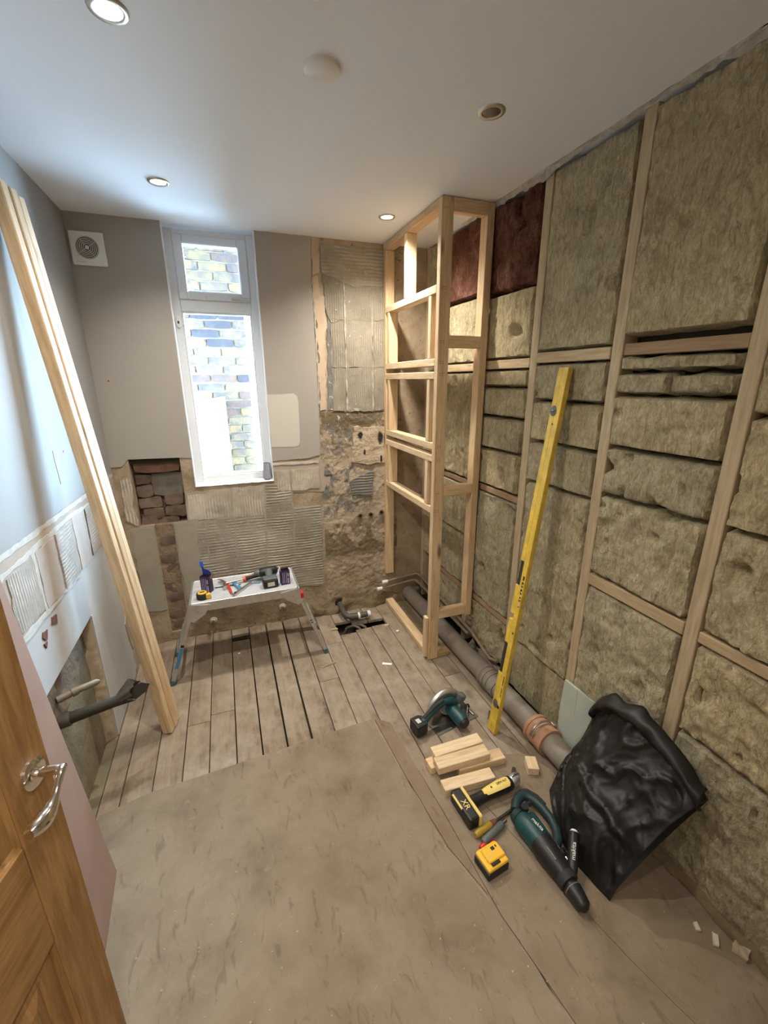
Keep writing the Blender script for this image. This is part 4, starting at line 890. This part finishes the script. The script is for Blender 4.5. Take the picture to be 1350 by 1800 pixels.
# ------------------------------------------------------------------ work platform
HT = .50
hop = thing('work_platform', 'folding aluminium hop-up work platform below the window', 'platform', (0.01, 2.60, 0))
hb_ = (0.01, 2.60, 0)
obj('platform_top', MB().box((-.305, -.150, HT - .012), (.305, .150, HT), bev=.004, seg=2), M['alu_top'], hop, label='pale worn aluminium deck')
for y0, y1 in ((-.158, -.1505), (.1505, .158)): obj('side_rail', MB().box((-.300, y0, HT - .058), (.300, y1, HT), bev=.002), M['alu'], hop)
for x0, x1 in ((-.315, -.3055), (.3055, .315)): obj('end_rail', MB().box((x0, -.158, HT - .05), (x1, .158, HT), bev=.002), M['alu'], hop)
for sx in (-1, 1):
    for sy in (-1, 1):
        T_ = Vector((sx * .30, sy * .135, HT - .03)); F_ = Vector((sx * .462, sy * .150, .004)); d = F_ - T_
        zax = -d.normalized(); yax = Vector((0, 1, 0)); xax = yax.cross(zax).normalized(); yax = zax.cross(xax)
        MM = Matrix.Translation(F_) @ Matrix((xax, yax, zax)).transposed().to_4x4()
        lg = obj('leg', MB().box((-.011, -.024, .012), (.011, .024, d.length), bev=.003), M['alu'], hop, M=MM)
        obj('foot', MB().box((-.015, -.028, 0), (.015, .028, .032), bev=.004), M['bluefoot'], lg, label='blue-grey plastic foot')
        if sy < 0 and sx < 0:
            obj('leg_label', MB().box((-.0085, -.0252, .11), (.0085, -.0238, .24)), M['bluelabel'], lg, label='blue instruction sticker')
            obj('leg_label', MB().box((-.0085, -.0252, .245), (.0085, -.0238, .262)), M['black'], lg)
            obj('leg_label', MB().box((-.0118, -.018, .10), (-.0105, .018, .24)), M['bluelabel'], lg)
        if sy < 0 and sx > 0: obj('leg_label', MB().box((-.006, -.0252, .25), (.006, -.0238, .256)), M['black'], lg); obj('leg_label', MB().box((-.006, -.0252, .268), (.006, -.0238, .274)), M['black'], lg)
    obj('leg_brace', MB().box((sx * .395 - .008, -.145, .20), (sx * .395 + .008, .145, .226), bev=.003), M['alu'], hop)
    for sy in (-1, 1):
        y = sy * .162
        obj('hinge_bracket', MB().prism([(sx * .20, HT - .02), (sx * .312, HT - .004), (sx * .335, HT - .10), (sx * .30, HT - .115), (sx * .235, HT - .075)], y - .003, y + .003, Matrix(((1, 0, 0, 0), (0, 0, 1, 0), (0, 1, 0, 0), (0, 0, 0, 1)))), M['alu'], hop)
        obj('rivet', MB().cyl((sx * .27, y - sy * .004, HT - .05), (sx * .27, y + sy * .007, HT - .05), .008, n=12), M['steel'], hop)
obj('lock_catch', MB().box((.318, -.170, HT - .075), (.338, -.135, HT - .035), bev=.004), M['glossyred'], hop, label='red locking catch')

# things on the platform
tp = thing('tape_measure', 'yellow and black tape measure on the left end of the work platform', 'tape measure', (-.230, 2.497, HT + .0005), R(12))
obj('case', MB().lathe([(.001, 0), (.031, 0), (.034, .004), (.034, .030), (.030, .036), (.001, .036)], 32), M['rubber'], tp, smooth=40)
obj('case_disc', MB().lathe([(.001, .0385), (.024, .038), (.026, .0355)], 28), M['tool_yellow'], tp, smooth=40, label='yellow centre disc')
obj('nose', MB().box((.012, -.034, .002), (.042, -.008, .034), bev=.005), M['tool_yellow'], tp)
obj('tape_hook', MB().box((.040, -.033, 0), (.043, -.010, .018), bev=.001), M['steel'], tp)
obj('belt_clip', MB().box((-.014, -.006, .037), (.014, .006, .041), bev=.002), M['black'], tp)
def screwbox(name, label, x, y, rz, w_, d_, h, blue):
    t = thing(name, label, 'box', (x, y, HT + .0005), rz)
    b_ = MB(); e = .0015
    b_.box((-w_ / 2, -d_ / 2, 0), (w_ / 2, -d_ / 2 + e, h)); b_.box((-w_ / 2, d_ / 2 - e, 0), (w_ / 2, d_ / 2, h)); b_.box((-w_ / 2, -d_ / 2, 0), (-w_ / 2 + e, d_ / 2, h)); b_.box((w_ / 2 - e, -d_ / 2, 0), (w_ / 2, d_ / 2, h)); b_.box((-w_ / 2, -d_ / 2, 0), (w_ / 2, d_ / 2, e))
    obj('carton', b_, M['purple'], t)
    pr = MB()
    for i, x0 in enumerate((-.018, -.008, .004)): pr.box((x0, -d_ / 2 - .0006, .012), (x0 + .0035, -d_ / 2 + .0003, h - .012))
    pr.box((.012, -d_ / 2 - .0006, .008), (.021, -d_ / 2 + .0003, h * .45)); pr.box((.012, -d_ / 2 - .0006, h * .55), (.021, -d_ / 2 + .0003, h - .02))
    obj('print', pr, M['lilac'], t, label='pale printed lines')
    if blue:
        obj('top_flap', MB().prism([(-w_ / 2, h - .03), (w_ / 2, h - .03), (w_ / 2, h), (w_ / 2 - .012, h + .02), (w_ / 2 - .022, h + .028), (-w_ / 2 + .008, h + .034), (-w_ / 2 + .006, h + .075), (-w_ / 2 - .012, h + .075), (-w_ / 2 - .004, h + .03)], d_ / 2 + .0003, d_ / 2 + .0018, Matrix(((1, 0, 0, 0), (0, 0, 1, 0), (0, 1, 0, 0), (0, 0, 0, 1)))), M['blue'], t)
        obj('flap_tip', MB().box((-w_ / 2 - .013, d_ / 2 - .001, h + .045), (-w_ / 2 + .007, d_ / 2 + .004, h + .078)), M['blue_bright'], t, label='bright blue flap tip')
        obj('side_flap', MB().box((.004, -d_ / 2, h + .0), (.016, -d_ / 2 + .002, h + .04), Matrix.Rotation(R(20), 4, 'Y')), M['oldstud'], t)
    else:
        obj('side_flap', MB().box((-w_ / 2 - .002, -d_ / 2, h), (-w_ / 2, d_ / 2, h + .018)), M['white'], t); obj('back_flap', MB().box((-w_ / 2, d_ / 2 - .002, h), (w_ / 2, d_ / 2, h + .012)), M['oldstud'], t)
    return t
screwbox('screw_box', 'tall open blue screw box on the left end of the work platform', -.205, 2.578, R(-28), .056, .040, .105, True)
screwbox('screw_box', 'open purple screw box on the right end of the work platform', .250, 2.525, R(6), .055, .045, .095, False)
hm_ = thing('claw_hammer', 'claw hammer with black and orange grip lying across the work platform', 'hammer', (-.105, 2.612, HT + .001), R(9))
obj('shaft', MB().tube([(0, 0, .018), (.06, 0, .020), (.115, 0, .022)], .0065, 12), M['steel'], hm_, smooth=50)
obj('grip', MB().tube([(.115, 0, .022), (.13, 0, .023), (.185, 0, .026), (.236, 0, .029), (.248, 0, .029)], [.012, .0145, .0125, .0145, .010], 14), M['rubber'], hm_, smooth=50)
obj('grip_band', MB().tube([(.108, 0, .022), (.124, 0, .023)], .0152, 14), M['orange'], hm_, smooth=50, label='orange grip collar'); obj('grip_strip', MB().tube([(.13, 0, .0375), (.185, 0, .0385), (.236, 0, .0425)], .003, 8), M['orange'], hm_, smooth=50)
obj('head', MB().tube([(-.004, -.055, .015), (-.004, -.040, .015), (-.004, -.038, .015), (-.002, -.02, .016), (0, .012, .018)], [.0145, .0145, .010, .0095, .012], 16), M['steel'], hm_, smooth=50)
for s in (-1, 1): obj('claw', MB().tube([(0, .010, .018), (-.004, .030, .018 + s * .004), (-.018, .052, .018 + s * .008), (-.034, .064, .018 + s * .010)], [.009, .0075, .005, .002], 10), M['steel'], hm_, smooth=50)
dr = thing('impact_driver', 'black cordless impact driver with its battery on the work platform', 'drill', (.158, 2.535, HT + .0005), R(4))
obj('battery', MB().box((-.045, -.052, 0), (.045, .014, .052), bev=.009, seg=2), M['black'], dr)
obj('battery_label', MB().box((-.020, -.0528, .014), (.022, -.0518, .040)), M['label'], dr, label='pale battery label')
obj('handle', MB().tube([(0, -.005, .046), (.002, .03, .055), (.006, .066, .06)], [.020, .018, .022], 16, Matrix.Diagonal((1.15, 1, 1, 1))), M['grey_tool'], dr, smooth=50)
obj('motor_housing', MB().tube([(.062, .088, .052), (.052, .086, .054), (.0, .082, .056), (-.045, .078, .056), (-.052, .078, .056)], [.018, .030, .031, .028, .020], 18), M['black'], dr, smooth=50)
obj('gearbox', MB().tube([(-.052, .078, .060), (-.072, .076, .062), (-.082, .075, .062)], [.022, .017, .010], 18), M['grey_tool'], dr, smooth=50)
obj('bit_holder', MB().cyl((-.082, .075, .062), (-.098, .074, .063), .006, n=10), M['steel'], dr, smooth=40)
obj('base_foot', MB().box((-.042, -.045, .050), (.042, .012, .062), bev=.006), M['grey_tool'], dr)
kn = thing('utility_knife', 'small red handled tool lying on the work platform in front of the hammer', 'knife', (-.080, 2.553, HT + .0005), R(-82))
obj('handle', MB().box((-.065, -.008, 0), (.055, .008, .012), bev=.004, seg=2), M['glossyred'], kn); obj('blade', MB().box((.055, -.006, .003), (.075, .006, .005)), M['steel'], kn)
ts = thing('try_square', 'grey metal sliding square lying open on the work platform', 'square', (-.062, 2.455, HT + .0005), R(51))
obj('stock', MB().box((0, -.009, 0), (.175, .009, .014), bev=.002), M['steel'], ts); obj('lock_screw', MB().cyl((.02, 0, .014), (.02, 0, .019), .006, n=12), M['iron'], ts)
cd = thing('torpedo_level', 'small blue torpedo level lying on the work platform beside the square', 'level', (-.034, 2.572, HT + .0005), R(-72))
obj('level_body', MB().box((-.055, -.012, 0), (.055, .012, .014), bev=.002), M['bluelabel'], cd); obj('vial', MB().cyl((-.012, 0, .0145), (.012, 0, .0145), .005, n=10), M['label'], cd, smooth=40)
pc = obj('drill_bit', MB().tube([(.045, 2.590, HT + .004), (.105, 2.580, HT + .004)], .003, 8), M['bluelabel']); tag(pc, 'thin blue drill bit lying beside the impact driver', 'drill bit')
pc2 = obj('pencil', MB().tube([(-.165, 2.605, HT + .004), (-.02, 2.600, HT + .004), (-.010, 2.600, HT + .004)], [.0035, .0035, .0008], 8), M['iron']); tag(pc2, 'thin dark pencil lying on the deck by the blue box', 'pencil')

# ------------------------------------------------------------------ offcuts
def offcut(label, x, y, z, L, w_, h, rz, mat='pine'):
    o = obj('timber_offcut', MB().box((-w_ / 2, -h / 2, -L / 2), (w_ / 2, h / 2, L / 2), bev=.002), M[mat], M=Matrix.Translation((x, y, z + h / 2)) @ Matrix.Rotation(R(rz), 4, 'Z') @ Matrix(((0, 0, 1, 0), (1, 0, 0, 0), (0, 1, 0, 0), (0, 0, 0, 1))))
    return tag(o, label, 'timber offcut', 'stacked pine offcuts')
Z0 = .0058
offcut('lower pine offcut nearest the camera, in front of the stack', .840, 1.255, Z0, .240, .056, .038, -4, 'pine_pale')
offcut('lower pine offcut sticking out at the right of the stack', .945, 1.327, Z0, .235, .060, .038, -3)
offcut('lower pine offcut at the back of the stack, by the saw', .835, 1.392, Z0, .252, .060, .038, 3)
offcut('upper pine offcut at the back of the stack, topmost and palest', .866, 1.404, Z0 + .0382, .250, .058, .038, 0, 'pine_pale')
offcut('upper pine offcut at the front of the stack, lying on top', .856, 1.339, Z0 + .0382, .258, .062, .038, -2, 'pine_pale')
o = offcut('small pine block lying alone to the right of the stack', 1.158, 1.228, .0058, .070, .050, .038, 66, 'pine_pale'); 

# ------------------------------------------------------------------ circular saw
sw = thing('circular_saw', 'teal cordless circular saw standing on the floorboards behind the offcuts', 'saw', (.93, 1.640, .0005), R(10))
obj('base_plate', MB().box((-.10, -.075, 0), (.165, .075, .005), bev=.002), M['steel'], sw)
pr_ = [(.088 * math.cos(R(a)), .088 * math.sin(R(a))) for a in range(-8, 190, 9)]
obj('blade_guard', MB().prism([(x * 1.0, z) for x, z in pr_], -.018, .018, Matrix(((1, 0, 0, .015), (0, 0, -1, .035), (0, 1, 0, .040), (0, 0, 0, 1)))), M['grey_tool'], sw, smooth=40)
obj('guard_rim', MB().tube([(.015 + .096 * math.cos(R(a)), .035, .042 + .098 * math.sin(R(a))) for a in range(-5, 188, 8)], .017, 10), M['alu'], sw, smooth=50, label='bright metal guard rim')
obj('blade', MB().cyl((.015, .033, .042), (.015, .037, .042), .075, n=40), M['steel'], sw, smooth=40)
obj('motor', MB().tube([(.03, .02, .060), (.03, -.03, .060), (.03, -.095, .058), (.03, -.115, .056)], [.032, .034, .036, .030], 20), M['teal'], sw, smooth=50)
obj('motor_cap', MB().cyl((.03, -.113, .056), (.03, -.128, .055), .030, .024, 20), M['black'], sw, smooth=40)
obj('gear_case', MB().tube([(.015, .03, .058), (.015, .0, .062)], [.040, .034], 20), M['alu'], sw, smooth=50)
obj('handle', MB().tube([(-.165, -.010, .050), (-.13, -.010, .075), (-.08, -.006, .105), (-.02, -.004, .120), (.03, -.004, .112), (.055, -.004, .085)], [.020, .019, .017, .017, .019, .022], 16), M['teal'], sw, smooth=50)
obj('handle_grip', MB().tube([(-.145, -.012, .082), (-.08, -.007, .119), (-.02, -.004, .134)], [.010, .012, .011], 12), M['rubber'], sw, smooth=50)
obj('front_knob', MB().tube([(.085, .0, .070), (.10, .0, .095), (.108, 0, .112), (.112, 0, .120)], [.016, .024, .026, .012], 18), M['grey_tool'], sw, smooth=50)
bt = obj('battery', MB().box((-.205, -.048, .012), (-.148, .030, .078), bev=.007, seg=2), M['black'], sw)
obj('battery_label', MB().box((-.188, -.022, .0775), (-.166, .006, .0788)), M['label'], bt, label='pale square battery label')
obj('battery_mount', MB().box((-.150, -.040, .018), (-.138, .024, .076), bev=.004), M['teal'], sw)
obj('parallel_guide', MB().tube([(.145, -.06, .010), (.145, .06, .012)], .004, 8), M['steel'], sw)
obj('depth_bracket', MB().box((-.125, .010, .004), (-.115, .022, .075), bev=.002), M['steel'], sw); obj('bevel_bracket', MB().box((.125, -.03, .004), (.131, .03, .05), bev=.002), M['steel'], sw); obj('bevel_knob', MB().cyl((.131, -.01, .03), (.150, -.01, .03), .012, n=14), M['black'], sw, smooth=40)

# ------------------------------------------------------------------ oscillating multi tool
mt = thing('multi_tool', 'yellow and black cordless multi-tool lying in front of the offcuts', 'power tool', (.90, 1.160, .0060), R(4))
b1 = obj('battery', MB().box((-.165, -.078, 0), (-.118, .068, .058), bev=.009, seg=2), M['black'], mt)
obj('battery_rim', MB().box((-.1195, -.080, .002), (-.106, .066, .060), bev=.004), M['multi_yellow'], b1)
obj('battery_lettering', text_mesh('XR', .034), M['multi_yellow'], b1, M=Matrix.Translation((-.142, -.012, .0585)) @ Matrix.Rotation(R(-90), 4, 'Z'))
obj('battery_edge', MB().box((-.168, -.02, .050), (-.160, .05, .056)), M['multi_yellow'], b1)
obj('battery_foot', MB().tube([(-.110, .0, .030), (-.085, .002, .032), (-.06, .003, .034)], [.029, .026, .022], 16), M['black'], mt, smooth=50)
obj('body', MB().tube([(-.07, .003, .034), (-.02, .006, .034), (.03, .008, .034), (.075, .010, .033), (.10, .011, .032), (.118, .012, .030)], [.023, .024, .029, .031, .029, .020], 20), M['black'], mt, smooth=50)
yp = [(-.045, -.010), (-.020, -.016), (.005, -.012), (.025, -.018), (.075, -.016), (.088, -.006), (.086, .018), (.060, .026), (.02, .022), (-.02, .020), (-.042, .010)]
def shell(u, v):
    x = -.044 + .132 * u; a = (v - .5) * 2.0; hw = .85 if .08 < u < .95 else .5
    rad = .0245 + .0072 * min(1, max(0, (x + .03) / .07)); y = .006 + rad * math.sin(a * hw) ; z = .034 + rad * math.cos(a * hw) + .0018
    return (x, y, z)
obj('yellow_shell', MB().grid(shell, 18, 10), M['multi_yellow'], mt, smooth=50, label='yellow top cover')
obj('maker_lettering', text_mesh('DEWALT', .0135), M['black'], mt, M=Matrix.Translation((.052, .006, .0682)))
obj('switch', MB().cyl((.0, .006, .060), (.0, .006, .0635), .005, n=12), M['black'], mt)
obj('head', MB().tube([(.105, .012, .032), (.122, .013, .036), (.138, .013, .036), (.150, .013, .028)], [.024, .027, .026, .014], 20), M['alu'], mt, smooth=50, label='silver metal head')
obj('head_lever', MB().tube([(.112, .012, .060), (.13, .013, .066), (.150, .014, .058), (.156, .014, .04)], .005, 10), M['steel'], mt, smooth=50)
obj('blade', MB().prism([(.135, .030), (.165, .036), (.196, .078), (.186, .088), (.17, .075), (.14, .045)], .006, .008), M['iron'], mt)

# loose battery
lb = thing('loose_battery', 'yellow topped loose battery on the floor in front of the tools', 'battery', (.752, .937, .0060), R(-2), rot=(0, 0, R(8)))
obj('case', MB().box((-.048, -.042, 0), (.048, .042, .034), bev=.006, seg=2), M['black'], lb)
obj('top_shell', MB().box((-.046, -.040, .0345), (.046, .040, .052), bev=.006, seg=2), M['tool_yellow'], lb, label='yellow battery top')
obj('slide_rail', MB().box((-.030, -.022, .0525), (.044, .030, .060), bev=.003), M['tool_yellow'], lb)
obj('contact_slot', MB().box((.006, .008, .0598), (.020, .020, .0612)), M['black'], lb); obj('contact_slot', MB().box((.026, .012, .0598), (.031, .020, .0612)), M['black'], lb)
obj('latch', MB().box((-.026, -.034, .0525), (.012, -.023, .057), bev=.002), M['black'], lb)
obj('moulded_lettering', text_mesh('DEWALT', .011), M['multi_yellow'], lb, M=Matrix.Translation((-.012, -.002, .0606)) @ Matrix.Rotation(R(14), 4, 'Z'))

# ------------------------------------------------------------------ rotary hammer drill
sd_ = thing('hammer_drill', 'teal and black rotary hammer drill with a loop handle lying beside the black sack', 'drill', (.945, .905, .0060), R(0))
# local: -y towards the chuck; lies on its side
hz_ = .048
obj('motor_housing', MB().tube([(-.012, .118, hz_), (-.008, .100, hz_), (.002, .055, hz_), (.006, .015, hz_), (.008, -.005, hz_)], [.030, .041, .043, .042, .038], 22), M['teal'], sd_, smooth=50)
obj('rear_cap', MB().tube([(-.018, .140, hz_), (-.012, .118, hz_)], [.024, .033], 20), M['teal_dark'], sd_, smooth=50)
obj('loop_handle', MB().tube([(-.006, .150, .045), (.020, .178, .044), (.052, .196, .042), (.078, .196, .040), (.098, .172, .038), (.110, .130, .037), (.112, .080, .037), (.100, .035, .038), (.078, .000, .040), (.045, -.020, .043)], [.018, .019, .020, .0205, .020, .018, .017, .017, .018, .020], 16), M['teal_dark'], sd_, smooth=50, label='dark teal D-shaped loop handle')
obj('handle_grip', MB().tube([(.062, .210, .047), (.090, .204, .045), (.113, .170, .043), (.124, .130, .042)], [.011, .013, .013, .010], 12), M['rubber'], sd_, smooth=50)
obj('trigger', MB().box((.055, .150, .030), (.080, .168, .050), bev=.005), M['black'], sd_)
obj('mode_knob', MB().cyl((.016, .122, hz_ + .030), (.016, .122, hz_ + .046), .015, n=20), M['black'], sd_, smooth=40)
obj('body_bridge', MB().box((-.030, .0, .012), (.060, .120, .060), bev=.014, seg=3), M['teal'], sd_, smooth=50)
obj('gear_housing', MB().tube([(.006, .010, hz_), (.006, -.015, hz_), (.008, -.07, hz_), (.010, -.115, hz_ - .002), (.011, -.125, hz_ - .004)], [.044, .045, .041, .033, .028], 22), M['black'], sd_, smooth=50)
obj('side_strip', MB().box((-.008, -.080, .086), (-.002, -.010, .090), bev=.001), M['steel'], sd_)
obj('depth_stop', MB().tube([(.045, -.03, .065), (.050, -.085, .060)], .005, 8), M['steel'], sd_, smooth=50)
obj('clamp_collar', MB().cyl((.010, -.108, hz_ - .003), (.011, -.135, hz_ - .005), .036, n=24), M['rubber'], sd_, smooth=40)
obj('chuck', MB().tube([(.011, -.13, hz_ - .006), (.010, -.155, hz_ - .008), (.009, -.185, hz_ - .010), (.008, -.205, hz_ - .012), (.008, -.215, hz_ - .013)], [.026, .030, .027, .024, .012], 20), M['black'], sd_, smooth=50)
obj('chuck_ring', MB().cyl((.010, -.150, hz_ - .008), (.010, -.154, hz_ - .008), .0305, n=24), M['grey_tool'], sd_, smooth=40)
obj('clutch_lever', MB().cyl((.044, -.055, hz_ + .014), (.054, -.060, hz_ + .024), .013, n=16), M['black'], sd_, smooth=40)
sh0, sh1 = Vector((.035, -.120, .044)), Vector((.120, -.028, .098)); dsh = (sh1 - sh0).normalized()
sh = obj('side_handle', MB().tube([sh0, sh0.lerp(sh1, .2), sh0.lerp(sh1, .5), sh0.lerp(sh1, .85), sh1], [.016, .0175, .0195, .0185, .014], 16), M['black'], sd_, smooth=50)
obj('handle_end', MB().cyl(sh1 - dsh * .002, sh1 + dsh * .006, .0155, .010, 16), M['whitepl'], sh, smooth=40, label='white worn handle end')
zt = (Vector((-.45, -.5, 1)) - dsh * Vector((-.45, -.5, 1)).dot(dsh)).normalized(); yt = zt.cross(dsh)
tm = Matrix((dsh, yt, zt)).transposed().to_4x4(); tm.translation = sh0.lerp(sh1, .52) + zt * .0198
obj('maker_lettering', text_mesh('makita', .021), M['whitepl'], sh, M=tm)
tm2 = Matrix.Translation((.015, .045, hz_ + .0445)) @ Matrix.Rotation(R(-80), 4, 'Z')
obj('maker_lettering', text_mesh('makita', .020), M['whitepl'], sd_, M=tm2)
obj('name_stripe', MB().box((.030, .005, .0605), (.034, .10, .0625)), M['whitepl'], sd_)

# chisels and screwdriver on the floor
def handtool(name, label, cat, p0, p1, split, r, hmat, smat, r2):
    p0, p1 = Vector(p0), Vector(p1); t = thing(name, label, cat, p0); d = p1 - p0
    obj('handle', MB().tube([(0, 0, 0), d * .06, d * split * .5, d * split * .92, d * split], [r * .7, r, r * .92, r, r * .6], 14), M[hmat], t, smooth=50)
    obj('shaft', MB().tube([d * split, d], r2, 10), M[smat], t, smooth=50); return t, d
t_, d_ = handtool('chisel', 'amber handled chisel lying between the multi-tool and hammer drill', 'chisel', (.748, 1.042, .022), (.955, 1.088, .014), .42, .0145, 'ambertool', 'iron', .006)
obj('ferrule', MB().cyl(d_ * .38, d_ * .52, .0135, .010, 14), M['rust'], t_, smooth=40)
handtool('bolster_chisel', 'grey rubber-gripped chisel lying against the hammer drill', 'chisel', (.762, 1.008, .022), (.896, 1.052, .022), .85, .0155, 'grey_tool', 'steel', .007)
handtool('screwdriver', 'red handled screwdriver lying behind the yellow topped battery', 'screwdriver', (.742, .993, .018), (.868, 1.036, .012), .55, .012, 'glossyred', 'steel', .0035)

# ------------------------------------------------------------------ green board and black sack
gb = thing('green_plasterboard', 'pale green plasterboard offcut standing behind the soil pipe', 'board', (0, 0, 0))
obj('board_face', MB().prism([(1.300, .010), (1.302, .26), (1.295, .388), (1.19, .392), (1.08, .400), (1.02, .402), (1.02, .010)], .013, .0255, MB_RIGHT), M['greenboard'], gb)
obj('paper_crease', MB().box((XR - .0262, 1.214, .26), (XR - .0250, 1.217, .392)), M['stud'], gb)
gb2 = obj('hardboard_offcut', MB().prism([(1.70, .01), (1.70, .325), (1.34, .345), (1.34, .01)], .020, .026, MB_RIGHT), M['oldstud'])
bpy.data.objects.remove(gb2, do_unlink=True)
sack = thing('black_sack', 'crumpled black rubble sack slumped against the insulated wall', 'sack', (1.2, .88, 0))
ctrl = [  # per column: list of (x,y,z) from floor front over the crest to the wall
    [(1.160, 1.105, .010), (1.20, 1.12, .060), (1.235, 1.125, .122), (1.30, 1.12, .20), (1.330, 1.110, .30), (1.345, 1.10, .385)],
    [(1.085, .980, .008), (1.120, 1.01, .110), (1.165, 1.04, .190), (1.245, 1.05, .270), (1.300, 1.05, .370), (1.338, 1.04, .476)],
    [(1.050, .865, .006), (1.085, .890, .130), (1.130, .920, .225), (1.205, .930, .310), (1.275, .920, .410), (1.335, .90, .525)],
    [(1.060, .770, .006), (1.105, .790, .140), (1.155, .800, .240), (1.225, .805, .330), (1.285, .790, .420), (1.340, .770, .490)],
    [(1.072, .700, .004), (1.125, .700, .110), (1.185, .690, .210), (1.245, .680, .290), (1.300, .660, .360), (1.345, .640, .415)],
]
def cr(p0, p1, p2, p3, t):
    return .5 * ((2 * p1) + (-p0 + p2) * t + (2 * p0 - 5 * p1 + 4 * p2 - p3) * t * t + (-p0 + 3 * p1 - 3 * p2 + p3) * t ** 3)
def crl(P, t):
    n = len(P) - 1; f = min(t * n, n - 1e-6); i = int(f); g_ = lambda k: P[max(0, min(n, k))]
    return cr(g_(i - 1), g_(i), g_(i + 1), g_(i + 2), f - i)
CV = [[Vector(p) for p in c] for c in ctrl]
def ridge(p): return max(0.0, 1 - abs(noise.noise(p)) * 2)
def sackf(u, v):
    row = [crl(c, v) for c in CV]; p = crl(row, u)
    e = min(1, min(u, 1 - u) * 7 + .25) * min(1, v * 8 + .1)
    w1 = ridge(Vector((u * 1.9 + v * 1.6, v * 1.3 - u * 1.1, 3.4))) ** 2.2; w2 = ridge(Vector((u * 5 + v * 3, v * 3.6 - u * 2, 8))) ** 4; w3 = noise.noise(Vector((u * 16, v * 14, 2)))
    o = (.034 * w1 + .020 * w2 + .003 * w3 + .008 * ridge(Vector((u * 9 - v * 3, v * 8 + u * 4, 5))) ** 6 - .020) * e
    q_ = v - .46 + .30 * (u - .5) + .03 * noise.noise(Vector((u * 6, 1, 1))); o += .022 * e * max(0, 1 - abs(q_) / .07) ** 2 - .012 * e * max(0, 1 - abs(q_ + .07) / .05)
    return p + Vector((-.75, -.25, .55)) * o
so = obj('sack_body', MB().grid(sackf, 70, 80), M['bagmat'], sack, loc=(-1.2, -.88, 0), smooth=75)
md = so.modifiers.new('thick', 'SOLIDIFY'); md.thickness = .003; md.offset = -1
def lipf(u, v):
    row = [crl(c, 1.0) for c in CV]; p = crl(row, .04 + .94 * u); s = math.sin(v * math.pi)
    fold = .012 * noise.noise(Vector((u * 9, v * 2, 5)))
    return p + Vector((-.052 * s - .010 + fold, -.012 * s, -.055 + .095 * v + .02 * s + fold))
lo_ = obj('rolled_lip', MB().grid(lipf, 50, 12), M['bagmat'], sack, loc=(-1.2, -.88, 0), smooth=75); md = lo_.modifiers.new('thick', 'SOLIDIFY'); md.thickness = .003
def backf(u, v):
    row0 = crl([c[-1] for c in CV], u); row1 = crl([c[0] for c in CV], u); p = row0.lerp(Vector((row1.x + .055, row1.y + .02, .006)), v); return p + Vector((.05, .03, -.05)) * math.sin(v * math.pi)
bo = obj('sack_back', MB().grid(backf, 30, 12), M['bagmat'], sack, loc=(-1.2, -.88, 0), smooth=75)

# ------------------------------------------------------------------ scraps and rubble
def scrap(label, x, y, z, w_, d_, h, rz, mat='white', cat='scrap', seed=0):
    m = MB().box((-w_ / 2, -d_ / 2, 0), (w_ / 2, d_ / 2, h)); bmesh.ops.subdivide_edges(m.bm, edges=m.bm.edges[:], cuts=2, use_grid_fill=True)
    for v in m.bm.verts:
        if v.co.z > 1e-4: v.co += noise.noise_vector(v.co * 90 + Vector((seed * 5, 0, 0))) * min(w_, d_, h * 2) * .25
    o = obj('debris_scrap', m, M[mat], loc=(x, y, z), rot=(0, 0, R(rz))); return tag(o, label, cat)
scrap('white paper strip on the boards in front of the timber frame', .803, 2.180, .0005, .062, .020, .004, -28)
scrap('small white plaster chip beside the sole plate', 1.003, 2.50, .0005, .020, .014, .008, 20, seed=1)
scrap('small white plaster chip between the floor hole and the sole plate', .955, 2.60, .0005, .030, .014, .008, 5, 'label', seed=2)
scrap('pale plaster chip beside the right foot of the work platform', .585, 2.68, .0005, .045, .02, .008, 0, 'tan', seed=3)
scrap('pale plaster crumb by the bottom right edge of the floor, nearer one', 1.296, .500, .006, .035, .014, .010, 40, 'label', seed=4)
scrap('pale plaster crumb by the bottom right edge of the floor, farther one', 1.275, .545, .006, .024, .012, .008, 60, 'label', seed=5)
scrap('brown brick fragment by the insulated wall at the bottom right', 1.345, .455, .006, .05, .035, .016, 20, 'tan', seed=6)
scrap('dark stain coloured offcut lying on the boards by the platform foot', .455, 2.30, .0005, .10, .014, .003, 14, 'oldstud', seed=7)
scrap('tiny white chip on the floorboards underneath the work platform', -.07, 2.62, .0005, .012, .010, .006, 0, seed=8)
rubble_strip('plaster_rubble', .04, 1.9, XR, .004, .030, .028, M['olive'], wall_right, 12, 110, 'y')
rubble_strip('plaster_rubble', 1.75, 2.12, XR, .004, .055, .085, M['mortar_in'], wall_right, 15, 40, 'y')
dust = MB(); rnd = random.Random(3)
for i in range(420):
    x, y = rnd.uniform(-.6, 1.3), rnd.uniform(.35, 2.85); s = rnd.uniform(.0015, .004)
    z = .0062 if y < 1.25 or (y < 1.6 and x < .6) else .0005
    if 1.25 <= y < 1.8 and x < .68: continue
    dust.cyl((x, y, z), (x, y, z + s * .7), s, s * .5, 5)
d_o = obj('plaster_crumbs', dust, M['tan']); d_o['kind'] = 'stuff'; tag(d_o, 'scattered plaster crumbs and dust over the floor', 'debris')
